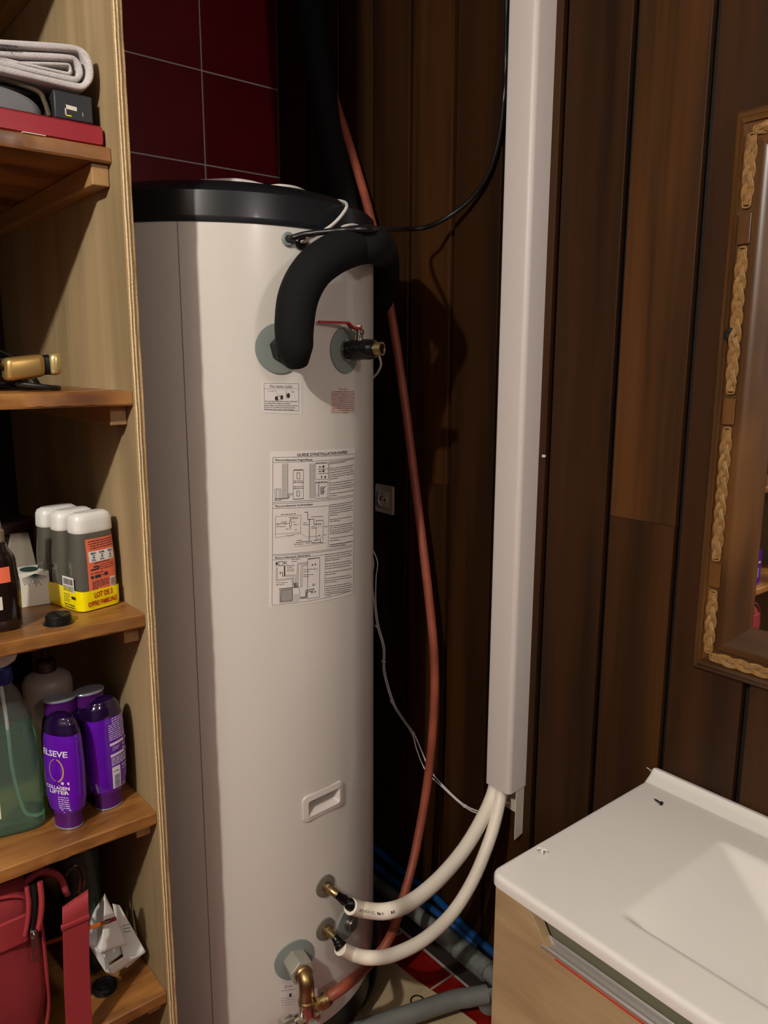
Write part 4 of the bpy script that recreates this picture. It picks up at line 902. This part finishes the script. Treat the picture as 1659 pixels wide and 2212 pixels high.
def shelf_three():
    z = 1.157+.0004
    # shrink wrapped three-pack
    t = thing('shower_gel_pack', 'pack of three smoky shower gels with white caps in yellow wrap', 'bottle pack', (.857, -.943, z), radians(14))
    secs = [(.0005, .017, .030, 3.2), (.004, .0205, .0345, 3.2), (.02, .0215, .0365, 3.4), (.075, .0212, .0365, 3.4), (.118, .0195, .0335, 3.2), (.128, .0185, .0325, 3.2)]
    for i, (x, dy) in enumerate(((.0445, 0), (0, -.003), (-.0445, -.003))):
        lf = Loft(secs); g = lf.mesh(); g.v = [(v[0]+x, v[1]+dy, v[2]) for v in g.v]; bo = g.obj('bottle', M['shower'], t, smooth=50, local=True)
        cp = Loft([(.1262, .0188, .0332, 3.4), (.128, .0195, .0342, 3.4), (.147, .0192, .0335, 3.4), (.1535, .0175, .0315, 3.2), (.1575, .012, .026, 2.8), (.1582, .004, .012, 2.5)], 3); g = cp.mesh(); g.v = [(v[0]+x, v[1]+dy, v[2]) for v in g.v]; g.obj('cap', M['white'], bo, smooth=50, local=True)
        if i == 0:
            fn = lambda u, v, h=.0004: lf.front(u, v, h)+Vector((x, dy, 0)); fi = lambda u, v: lf.front(u, v, .0008)+Vector((.0445, 0, 0)); f2 = lambda u, v: lf.front(u, v, .0012)+Vector((.0445, 0, 0))
            V, F = patch2(lambda u, v: lf.front(u, v, .0004)+Vector((.0445, 0, 0)), -.0215, .0290, .030, .117, 14, 10); mkobj('label', V, F, M['orange'], bo, local=True)
            k = Ink()
            for q in range(4): k.words((-.018+.003*(q > 1), .1125-q*.0038), (.0265, .1125-q*.0038+.001), .0014)
            k.words((-.010, .0765), (.018, .0775), .0016)
            for q in range(3): k.words((-.0005, .0725-q*.0034), (.026, .0735-q*.0034), .0011)
            k.pl([(-.017, .0665), (-.003, .0672), (-.003, .0715), (-.012, .071)], .0026); k.words((-.018, .0605), (.006, .0612), .0012); k.disc((-.015, .0545), .0028); k.line((-.0105, .0545), (.000, .0552), .0050, 1); k.line((.001, .0556), (.006, .0558), .0012); k.line((.0065, .0563), (.013, .0567), .0056, 1)
            for q in range(5): k.words((-.016, .0468-q*.0029), (.0135, .0478-q*.0029), .0013, fill=(1 if q < 4 else .3))
            k.words((.000, .0325), (.010, .0328), .0013)
            k.obj('print', M['navy'], bo, fi, local=True)
            V, F = patch2(lambda u, v: lf.front(u, v, .0007)+Vector((.0445, 0, 0)), -.0185, .0268, .0790, .0965, 12, 4); mkobj('label_panel', V, F, M['white'], bo, local=True)
            k = Ink()
            for cx in (-.0105, .0045, .0200):
                k.words((cx-.0045, .0942), (cx+.0045, .0944), .0011); k.words((cx-.0045, .0928), (cx+.0045, .0930), .0011); k.pl([(cx+.0038*cos(a), .0868+.0038*sin(a)) for a in [radians(30+i*25) for i in range(5)]], .0007); k.pl([(cx-.0038*cos(a), .0868-.0038*sin(a)) for a in [radians(30+i*25) for i in range(5)]], .0007); k.disc((cx, .0868), .0016); k.words((cx-.004, .0818), (cx+.004, .0818), .0010)
            k.obj('panel_print', M['navy'], bo, f2, local=True)
            V, F = patch2(lambda u, v: lf.front(u, v, .0007)+Vector((.0445, 0, 0)), .0165, .0262, .034, .0495, 4, 4); mkobj('label_panel', V, F, M['white'], bo, local=True)
            k = Ink(); barcode(k, .0175, .0250, .036, .0475, True); k.obj('barcode', M['ink'], bo, f2, local=True)
    # wrap: rounded rectangle band around all three
    band = Loft([(-.0001, .0655, .034, 6), (.0015, .0675, .0376, 6), (.012, .0682, .0386, 6), (.0300, .0682, .0386, 6)], 2)
    R = []; kk = 64
    for zz_, s_ in ((.0003, .93), (.002, .985), (.010, 1), (.026, 1), (.034, 1)):
        ring = []
        for x, y in superell(.0685, .0388, 7, kk): ring.append((x*s_, y*s_-.001, zz_ + (.006*max(0, 1-abs(abs(x)/.0685-0)*1.0) if zz_ > .03 else 0)))
        R.append(ring)
    b1 = G().rings(R, caps=False); b1.obj('yellow_wrap', M['yellow'], t, smooth=50, local=True)
    k = Ink(); k.text('LOT DE 3', (-.0155, .0215), (.0175, .0225), h=.0085, bold=.03); k.text('OFFRE FAMILIALE', (-.0275, .0085), (.0255, .0100), h=.0078, bold=.03)
    k.obj('wrap_print', M['maroon'], t, lambda u, v: Vector((.0692*(1-min(1, abs(u+.001)/.0388)**7)**(1/7)+.0003, u, v)), local=True)
    # side print: barcode label on the left face
    side = lambda u, v: Vector((u, -.0400, v))
    V, F = patch2(lambda u, v: Vector((u, -.0396, v)), .020, .052, .031, .056, 4, 3); mkobj('side_label', V, F, M['white'], t, local=True)
    k = Ink(); barcode(k, .024, .050, .043, .053); [k.words((.022, .040-.0022*q), (.050, .040-.0022*q), .0012) for q in range(4)]
    for q in range(5): k.words((.022, .027-.003*q), (.040, .027-.003*q), .0012, fill=random.uniform(.6, 1))
    k.line((.043, .023), (.054, .023), .005, 1); k.words((.022, .010), (.05, .010), .002); k.words((.025, .006), (.05, .006), .0016)
    k.obj('side_print', M['ink'], t, side, local=True)
    # small box and paper bits
    t = thing('small_white_box', 'small white carton with dark green feathery print beside the shower gels', 'box', (.815, -1.008, z), radians(-5))
    G().box(-.026, .026, -.026, .026, 0, .056).obj('carton', M['card'], t, bevel=.001, smooth=0, local=True)
    k = Ink(); random.seed(5)
    for i in range(16): a = radians(200+i*9); l = random.uniform(.012, .026); k.line((.004, .054), (.004+l*cos(a), min(.055, .054+l*sin(a)*.9)), .0007, 1)
    k.obj('feather_print', M['greenink'], t, lambda u, v: Vector((.0265, u, v)), local=True)
    k = Ink(); k.disc((0, .004), .014, .018, 20); k.obj('oval_print', M['greenink'], t, lambda u, v: Vector((v-.004, u, .0565)), local=True)
    p = [(.768, -1.075), (.775, -.985)]
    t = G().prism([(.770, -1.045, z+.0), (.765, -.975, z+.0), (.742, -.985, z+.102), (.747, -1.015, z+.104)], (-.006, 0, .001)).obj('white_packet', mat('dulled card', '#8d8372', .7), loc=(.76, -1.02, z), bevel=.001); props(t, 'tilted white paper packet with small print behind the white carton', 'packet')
    k = Ink()
    for q in range(4): k.words((-1.020-.003*q, z+.092-q*.009), (-.988, z+.090-q*.009), .0014)
    k.obj('print', M['ink'], t, lambda u, v: Vector((.7665-(v-z)*.26, u, v)))
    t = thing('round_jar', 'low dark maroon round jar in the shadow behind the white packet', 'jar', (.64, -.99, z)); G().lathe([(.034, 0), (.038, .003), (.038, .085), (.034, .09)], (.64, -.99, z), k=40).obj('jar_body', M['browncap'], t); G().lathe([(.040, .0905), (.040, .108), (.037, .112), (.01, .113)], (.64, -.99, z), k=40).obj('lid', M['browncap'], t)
    # brown spray bottle
    t = thing('brown_spray_bottle', 'dark brown spray bottle with tan nozzle at the left end of the third shelf', 'bottle', (.925, -1.079, z))
    Loft([(.0005, .019, .024, 2.6), (.004, .0225, .0275, 2.6), (.06, .0235, .029, 2.6), (.105, .021, .0255, 2.5), (.128, .0145, .016, 2.2), (.134, .012, .012, 2)]).mesh().obj('bottle_body', M['brownglass'], t, smooth=50, local=True)
    G().lathe([(.0135, .1335), (.0135, .150), (.011, .153), (.009, .170), (.0085, .190), (.006, .1925)], k=24).obj('nozzle', M['tan'], t, local=True)
    lf = Loft([(.0005, .019, .024, 2.6), (.004, .0225, .0275, 2.6), (.06, .0235, .029, 2.6), (.105, .021, .0255, 2.5)])
    V, F = patch2(lambda u, v: lf.front(u, v, .0005), -.02, -.002, .035, .055, 5, 3); mkobj('label', V, F, M['card'], t, local=True)
    V, F = patch2(lambda u, v: lf.front(u, v, .0005), -.019, .012, .075, .098, 5, 3); mkobj('label', V, F, M['orange'], t, local=True)
    c = at(132, 1349, 'z', z); t = thing('bottle_cap', 'small black ribbed bottle cap near the front edge of the third shelf', 'cap', (c.x-.012, c.y, z))
    G().lathe([(.0225, 0), (.0225, .0012), (.0190, .0022), (.0188, .0125), (.0175, .0138), (.0165, .0126), (.001, .0126)], k=36).obj('cap', M['blackp'], t, local=True, smooth=25); G().box(-.012, .012, -.0015, .0015, .0126, .0142).obj('ridge', M['blackp'], t, local=True, bevel=.0005)
shelf_three()

def shelf_four():
    z = .810+.0004
    def conditioner(name, label, loc, rz, kind):
        t = thing(name, label, 'bottle', loc, rz, 'violet conditioner bottles on the fourth shelf')
        G().rings([[(x, y, q[0]) for x, y in superell(q[1], q[2], 2.1, 40)] for q in ((0, .0165, .0215), (.0012, .0185, .0235), (.0035, .0185, .0235))]).obj('cap_rim', M['silver'], t, smooth=40, local=True)
        Loft([(.0036, .0180, .0230, 2.1), (.020, .0175, .0235, 2.1), (.029, .0185, .0255, 2.1)]).mesh(40).obj('cap', M['purplecap'], t, smooth=50, local=True)
        lf = Loft([(.0292, .0185, .0255, 2.2), (.036, .0205, .0305, 2.25), (.055, .0215, .0335, 2.3), (.11, .0215, .0345, 2.3), (.150, .020, .0330, 2.3), (.163, .0190, .0310, 2.3)]); lf.mesh(56).obj('bottle_body', M['purple'], t, smooth=50, local=True)
        Loft([(.1632, .0190, .0310, 2.3), (.178, .0170, .0275, 2.2), (.189, .0130, .0210, 2.2), (.1945, .0065, .0110, 2.1), (.1955, .002, .003, 2)], 4).mesh(40).obj('bottle_base', M['purpledark'], t, smooth=60, local=True, label='dark see-through rounded end')
        return t, lf
    base = at(155, 1786, 'z', z)
    t, lf = conditioner('conditioner_bottle', 'violet conditioner bottle standing cap down beside the green spray bottle', (base.x-.012, base.y, z), radians(-58), 'a')
    fn = lambda u, v: lf.front(u, v, .0004)
    k = Ink(); k.text('ELSEVE', (-.0250, .1290), (.0225, .1290), h=.0095, bold=.02); k.text('COLLAGEN', (-.022, .073), (.0225, .073), h=.0058, bold=.025); k.text('LIFTER', (-.014, .0655), (.0215, .0655), h=.0058, bold=.025)
    k.line((.010, .0845), (.0225, .0845), .0042); 
    for q in range(6): k.words((.002, .060-.0038*q), (.0205, .060-.0038*q), .0012)
    k.line((.006, .0375), (.0205, .0375), .0016); k.obj('print', M['whiteink'], t, fn, local=True)
    k = Ink(); k.pl([(.002+.013*cos(a), .1055+.019*sin(a)) for a in [radians(-80+i*16) for i in range(11)]], .0022); k.pl([(.002-.013*cos(a), .1055+.019*sin(a)) for a in [radians(-80+i*16) for i in range(11)]], .0010); k.pl([(.004, .0815), (.010, .0775), (.022, .0765)], .0008)
    k.line((.008, .0325), (.021, .0325), .0030); k.obj('gold_print', M['goldink'], t, fn, local=True)
    base = at(250, 1742, 'z', z)
    t, lf = conditioner('conditioner_bottle', 'violet conditioner bottle, back label with barcode facing out, nearest the plywood panel', (base.x-.014, base.y-.006, z), radians(12), 'b')
    fn = lambda u, v: lf.front(u, v, .0004); f2 = lambda u, v: lf.front(u, v, .0009)
    k = Ink()
    for q in range(11): k.words((-.004 if q > 2 else .003, .160-.0035*q), (.0285, .160-.0035*q), .0013)
    k.line((-.004, .1165), (.030, .1180), .0045); k.line((-.004, .0965), (.030, .0980), .0045)
    k.pl([(.001, .1115), (.0045, .1115), (.0045, .105), (.001, .105)], .0006, True); k.words((.006, .110), (.014, .110), .0012); k.words((.006, .107), (.012, .107), .0012); k.disc((.022, .110), .0018); k.disc((.022, .103), .0018)
    for q in range(5): k.words((-.003, .0915-.003*q), (.0285, .0925-.003*q), .0014)
    k.text('200 ml', (.0165, .0715), (.0285, .0720), h=.0032, bold=.02); k.words((.0165, .067), (.0285, .067), .0012); k.words((.0165, .0395), (.026, .0395), .0012); k.words((.0165, .036), (.024, .036), .0012)
    k.obj('back_print', M['whiteink'], t, fn, local=True)
    V, F = patch2(lambda u, v: lf.front(u, v, .0005), -.003, .0125, .037, .076, 5, 8); mkobj('barcode_label', V, F, M['whiteink'], t, local=True)
    k = Ink(); barcode(k, .0005, .0105, .039, .062, True); k.words((-.001, .068), (.010, .068), .0014); k.obj('barcode', M['navy'], t, f2, local=True)
    def shampoo(label, loc, rz):
        Q = .93; Lf = lambda S_, n=4: Loft([(q[0]*Q, *q[1:]) for q in S_], n)
        t = thing('shampoo_bottle', label, 'bottle', loc, rz, 'violet shampoo bottles on the fourth shelf')
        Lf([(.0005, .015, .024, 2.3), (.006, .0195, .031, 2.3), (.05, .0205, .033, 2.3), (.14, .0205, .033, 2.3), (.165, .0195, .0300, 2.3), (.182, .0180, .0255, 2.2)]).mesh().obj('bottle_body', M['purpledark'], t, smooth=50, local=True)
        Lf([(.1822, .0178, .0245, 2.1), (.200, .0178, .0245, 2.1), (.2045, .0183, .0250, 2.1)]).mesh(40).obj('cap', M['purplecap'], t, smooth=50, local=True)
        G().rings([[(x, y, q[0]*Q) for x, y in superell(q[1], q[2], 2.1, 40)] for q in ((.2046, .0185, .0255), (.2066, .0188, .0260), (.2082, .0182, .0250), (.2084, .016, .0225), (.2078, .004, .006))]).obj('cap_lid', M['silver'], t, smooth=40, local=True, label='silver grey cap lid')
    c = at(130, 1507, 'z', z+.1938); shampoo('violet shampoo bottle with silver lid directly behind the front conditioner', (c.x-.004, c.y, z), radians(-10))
    c = at(196, 1490, 'z', z+.1938); shampoo('dark violet shampoo bottle with silver lid, partly hidden by the right-hand conditioner', (c.x-.004, c.y-.002, z), radians(10))
    # green spray bottle
    c = at(48, 1792, 'z', z); L0 = (c.x-.018, c.y-.008, z)
    t = thing('green_spray_bottle', 'clear bottle of green liquid with navy collar and white trigger', 'spray bottle', L0, radians(-12))
    secs = [(.0006, .026, .042, 3.2), (.006, .030, .047, 3.4), (.06, .0305, .0475, 3.4), (.13, .0300, .0455, 3.2), (.185, .0265, .0400, 2.8), (.222, .0200, .0270, 2.4), (.246, .0150, .0165, 2.1), (.256, .0135, .0135, 2)]
    Loft(secs).mesh().obj('bottle_body', M['clear'], t, smooth=50, local=True)
    S2 = [(.0022, .0245, .0400, 3.2), (.0075, .0282, .0452, 3.4), (.06, .0288, .0458, 3.4), (.13, .0283, .0438, 3.2), (.170, .0262, .0395, 3.0), (.1702, .001, .001, 2)]
    Loft(S2, 3).mesh().obj('green_liquid', M['greenliq'], t, smooth=40, local=True)
    G().tube([(0, 0, .25), (.001, .004, .18), (.004, .006, .10), (-.004, .016, .03), (-.01, .03, .012)], .0027, 8).obj('dip_tube', M['white'], t, local=True)
    G().lathe([(.0175, .248), (.0185, .250), (.0185, .273), (.0165, .276)], k=32).obj('collar', M['bluecap'], t, local=True)
    g = G(); g.rings([[(x, y+q[3], q[0]) for x, y in superell(q[1], q[2], 2.6, 28)] for q in ((.276, .013, .014, 0), (.282, .014, .022, .002), (.290, .014, .032, -.004), (.300, .013, .036, -.006), (.306, .010, .033, -.006), (.309, .004, .02, -.006))]); hd = g.obj('trigger_head', M['white'], t, smooth=60, local=True)
    G().tube([(0, -.022, .292), (0, -.034, .280), (0, -.036, .262), (0, -.044, .248)], [.006, .005, .0045, .004], 10).obj('trigger', M['white'], hd, local=True)
    lf = Loft(secs); V, F = patch2(lambda u, v: lf.front(u, v, .0006), -.041, -.016, .035, .165, 8, 10); V = [(v[0], v[1], v[2]) for v in V]; mkobj('label', V, F, M['cream'], t, local=True)
    k = Ink(); k.text('NE', (-.030, .088), (-.019, .088), h=.009, bold=.03); k.obj('print', M['ink'], t, lambda u, v: lf.front(u, v, .0012), local=True)
    # violet carton further left on the shelf: the photograph shows it in the mirror
    t = thing('violet_box', 'violet carton with white panel, seen in the wall mirror only', 'box', (.945, -1.245, z), radians(6))
    G().box(-.02, .02, -.045, .045, 0, .125).obj('carton', M['purple'], t, bevel=.001, smooth=0, local=True)
    G().box(.0202, .0208, -.030, .012, .028, .062).obj('panel', M['whiteink'], t, smooth=0, local=True); G().box(.0202, .0207, -.04, .04, .078, .084).obj('band', M['whiteink'], t, smooth=0, local=True)
    # beige pump bottle
    t = thing('pump_bottle', 'dull beige round pump bottle with dark brown pump at the back', 'bottle', (.800, -.990, z))
    G().lathe([(.036, 0), (.040, .004), (.0405, .195), (.038, .205), (.030, .212), (.018, .216), (.015, .217)], k=48).obj('bottle_body', M['beigebottle'], t, local=True, smooth=45)
    G().lathe([(.0165, .2172), (.0165, .234), (.013, .238), (.006, .240), (.006, .268), (.011, .270), (.012, .282), (.009, .284)], k=28).obj('pump', M['browncap'], t, local=True)
    G().tube([(0, 0, .277), (.02, .012, .277), (.036, .02, .272)], [.005, .0045, .0035], 10).obj('spout', M['browncap'], t, local=True)
shelf_four()

def shelf_five():
    z = .463+.0004
    # red bag
    t = thing('red_bag', 'red fabric bag with zip pull and hanging webbing strap on the lowest visible shelf', 'bag', (.88, -1.19, z))
    def rr(hx, hz_, n): return superell(hx, hz_, n, 56)
    # body: soft block; width along y, height z, depth x
    R = []
    for x, s_, n in ((.76, .80, 3.5), (.775, .95, 4), (.81, 1, 4.5), (.93, 1.0, 4.5), (.962, .985, 4), (.978, .94, 3.6), (.986, .84, 3.2), (.990, .6, 3), (.992, .3, 2.5), (.992, .02, 2)):
        P = []
        for (u, v) in superell(.115*s_, .148*s_, n, 56):
            zz_ = z+.1485+v; yy = -1.185+u; P.append((x+.004*sin(yy*60+zz_*30)*(.3 if x < .98 else 1), yy+.003*sin(zz_*45), max(z, zz_)))
        R.append(P)
    bd = G().rings(R).obj('bag_body', M['bag'], t, smooth=70)
    pp = [(.978, -1.185+u, max(z+.003, z+.1485+v)) for u, v in superell(.112, .1465, 4.2, 40)]; G().tube(pp+[pp[0]], .0028, 8, sub=2).obj('piping', M['bag2'], t)
    pp = [(.990-.02*abs(sin(a)), -1.185+.088*cos(a), z+.205+.060*sin(a)) for a in [radians(-10+i*12) for i in range(17)]]
    # zip running down the right front
    Zp = [(.985, -1.083, z+.300), (.991, -1.084, z+.275), (.994, -1.088, z+.250), (.995, -1.094, z+.228)]
    zp = G().tube(Zp, .0042, 8, sub=5).obj('zip', M['blackp'], t); G().tube([(p[0]+.001, p[1]+.010, p[2]) for p in Zp], .0045, 8, sub=5).obj('zip_edge', M['bag2'], t); G().tube([(p[0]+.001, p[1]-.009, p[2]) for p in Zp], .0035, 8, sub=5).obj('zip_edge', M['bag2'], t)
    c = Vector((.9995, -1.092, z+.228)); sl = G().box(c.x-.002, c.x+.003, c.y-.0045, c.y+.0045, c.z-.008, c.z+.006).tube([c+Vector((.002, 0, .004)), c+Vector((.006, 0, .0)), c+Vector((.004, 0, -.007))], .0018, 8).obj('zip_slider', M['steel'], zp, bevel=.001)
    R = [[(c.x+.0045, c.y+u, c.z-.025+v) for u, v in superell(.0052, .021, 6, 32)], [(c.x+.0045, c.y+.0005+u, c.z-.031+v) for u, v in superell(.0026, .0095, 5, 32)], [(c.x+.0030, c.y+.0005+u, c.z-.031+v) for u, v in superell(.0026, .0095, 5, 32)], [(c.x+.0030, c.y+u, c.z-.025+v) for u, v in superell(.0052, .021, 6, 32)]]
    G().rings(R+[R[0]], caps=False).obj('zip_pull', M['steel'], zp, smooth=30)
    # stitched band across the front
    R = [[(x, y, zz_) for x, zz_ in ((.9885+b_, z+.262+dz), (.9925+b_, z+.260+dz), (.9925+b_, z+.216+dz), (.9885+b_, z+.214+dz))] for y, b_, dz in ((-1.29, -.012, -.01), (-1.24, .001, -.006), (-1.19, .0035, -.002), (-1.14, .004, 0), (-1.102, .003, .0), (-1.098, .001, 0))]; G().rings(R).obj('front_band', M['bag2'], t, smooth=40, bevel=.001)
    # side strap: folded over at top, hangs in front of the shelf edge
    sp = [(.975, -1.020, z+.236), (.990, -1.024, z+.249), (1.000, -1.028, z+.236), (1.001, -1.030, z+.20), (1.001, -1.034, z+.12), (1.002, -1.037, z+.03), (1.003, -1.040, z-.06), (1.004, -1.042, z-.16)]
    S_ = spline(sp, 5); R = [[(p.x+e, p.y+w_, p.z+.006*(w_/.02)) for w_, e in ((-.0205, 0), (.0205, 0), (.0205, -.0022), (-.0205, -.0022))] for p in S_]; G().rings(R).obj('webbing_strap', M['bag2'], t, smooth=40, bevel=.0008)
    G().rings([[(x, y, zz_) for x, zz_ in ((.9985, z+.222), (1.004, z+.221), (1.004, z+.214), (.9985, z+.213))] for y in (-1.052, -1.008)]).obj('strap_seam', M['bag2'], t, bevel=.001)
    G().tube([(.93, -1.085, z+.27), (.92, -1.055, z+.272), (.925, -1.030, z+.255), (.94, -1.022, z+.225)], [.005, .006, .006, .005], 12).obj('side_loop', M['bag'], t)
    # folded papers, curled
    def sheet(name, label, P0, wv, off, prof, cat='paper'):
        """prof: list of (out, up) following the fold; wv = width vector"""
        P0 = Vector(P0); wv = Vector(wv); pts = spline([Vector((a, 0, b_)) for a, b_ in prof], 6); v = []; f = []; n = 10
        dv = Vector((-wv.y, wv.x, 0)).normalized()*-1
        for i, p in enumerate(pts):
            for j in range(n+1): v.append(tuple(P0+wv*(j/n-.5)+Vector((1, 0, 0))*p.x+Vector((0, off*p.z, p.z))))
        for i in range(len(pts)-1):
            for j in range(n): a = i*(n+1)+j; f.append([a, a+1, a+n+2, a+n+1])
        lo = min(v, key=lambda q: q[2]); o = mkobj(name, v, f, M['white'], loc=lo, smooth=60, solid=.0006); return props(o, label, cat)
    t = thing('folded_leaflets', 'bundle of curled white folded leaflets leaning on the plywood panel', 'papers', (.92, -.93, z))
    def leaf(a, b_, c, d, bow, m='white', n=12, name='leaflet'):
        """sheet between four corners (tl, tr, br, bl) bowed outwards"""
        tl, tr, br, bl = [Vector(q) for q in (a, b_, c, d)]; v = []; f = []; bow = Vector(bow)
        for j in range(n+1):
            for i in range(n+1): u, w_ = i/n, j/n; v.append(tuple((tl*(1-u)+tr*u)*(1-w_)+(bl*(1-u)+br*u)*w_+bow*sin(pi*w_)*(1-.3*u)))
        for j in range(n):
            for i in range(n): q = j*(n+1)+i; f.append([q, q+1, q+n+2, q+n+1])
        return mkobj(name, v, f, M[m], t, smooth=60, solid=.0007)
    A = lambda px, py, x: tuple(at(px, py, 'x', x))
    leaf(A(226, 1930, .90), A(243, 1965, .905), A(273, 2040, .935), A(214, 2062, .935), (.006, 0, 0))
    leaf(A(192, 1985, .87), A(226, 1930, .875), A(225, 2065, .93), A(188, 2035, .90), (.004, 0, 0))
    leaf(A(243, 1952, .885), A(258, 1955, .885), A(315, 2056, .925), A(272, 2092, .930), (-.004, 0, 0))
    l3 = leaf(A(232, 2088, .934), A(268, 2066, .937), A(314, 2057, .929), A(245, 2106, .928), (.004, 0, -.004)); leaf(A(188, 2035, .902), A(226, 2062, .934), A(245, 2106, .928), A(228, 2100, .925), (.004, 0, -.001))
    leaf(A(230, 2086, .920), A(290, 2040, .905), A(270, 1990, .895), A(222, 2040, .915), (-.006, 0, 0))
    k = Ink(); k.line((0, 0), (.001, -.026), .0009); k.line((.0018, 0), (.003, -.024), .0006); c = Vector(A(226, 2068, .940)); k.obj('leaflet_print', M['navy'], t, lambda u, v: c+Vector((.0004, u, v)))
    k = Ink(); c2 = Vector(A(266, 2000, .917)); [k.words((.0, -.006*q), (.012, -.0075*q-.002), .0012) for q in range(3)]; k.obj('leaflet_print', M['ink'], t, lambda u, v: c2+Vector((.0, u, v)))
    a, b_ = Vector(A(183, 2008, .925)), Vector(A(233, 1990, .940)); e = Vector(A(243, 1986, .943)); d = (b_-a).normalized()
    t = thing('pencil', 'orange pencil with pinkish red eraser lying across the leaflets', 'pencil', tuple(a-d*.06))
    G().lathe([(.0008, -.135), (.0034, -.118), (.0035, 0)], b_-(e-b_)*.6, d, 6).obj('shaft', M['pencil'], t, smooth=0); G().lathe([(.0036, 0), (.0039, .002), (.0036, .006), (.0039, .009)], b_-(e-b_)*.6, d, 16).obj('ferrule', M['steel'], t); G().lathe([(.0034, .009), (.0034, .017), (.0028, .0185)], b_-(e-b_)*.6, d, 16).obj('eraser', M['bag2'], t)
    c = at(228, 2139, 'z', z); t = thing('rubber_disc', 'round black dished rubber disc lying on the lowest visible shelf', 'rubber disc', (c.x-.004, c.y, z))
    G().lathe([(.0205, 0), (.0215, .003), (.0205, .009), (.0170, .0105), (.0155, .007), (.006, .0058), (.005, .0085), (.001, .009)], k=36).obj('disc', M['blackp'], t, local=True)
    g = G()
    random.seed(9)
    t = thing('hair_clip', 'brown claw hair clip behind the top of the red bag', 'hair clip', (.91, -1.015, .66))
    c0 = Vector(A(165, 1900, .93)); g.tube([c0+Vector((0, .012*cos(a), .026*sin(a))) for a in [radians(-100+i*28) for i in range(9)]], .0032, 8, sub=4); g.obj('clip_arm', M['hairclip'], t)
    g = G(); g.tube([c0+Vector((.004, -.008+.012*cos(a), -.004+.030*sin(a))) for a in [radians(-60+i*28) for i in range(8)]], .0022, 8, sub=4); g.obj('clip_arm', M['hairclip'], t)
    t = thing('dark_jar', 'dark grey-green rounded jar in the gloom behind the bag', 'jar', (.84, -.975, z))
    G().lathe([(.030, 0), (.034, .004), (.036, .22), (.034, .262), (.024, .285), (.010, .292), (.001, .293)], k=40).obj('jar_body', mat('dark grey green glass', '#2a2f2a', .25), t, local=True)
shelf_five()
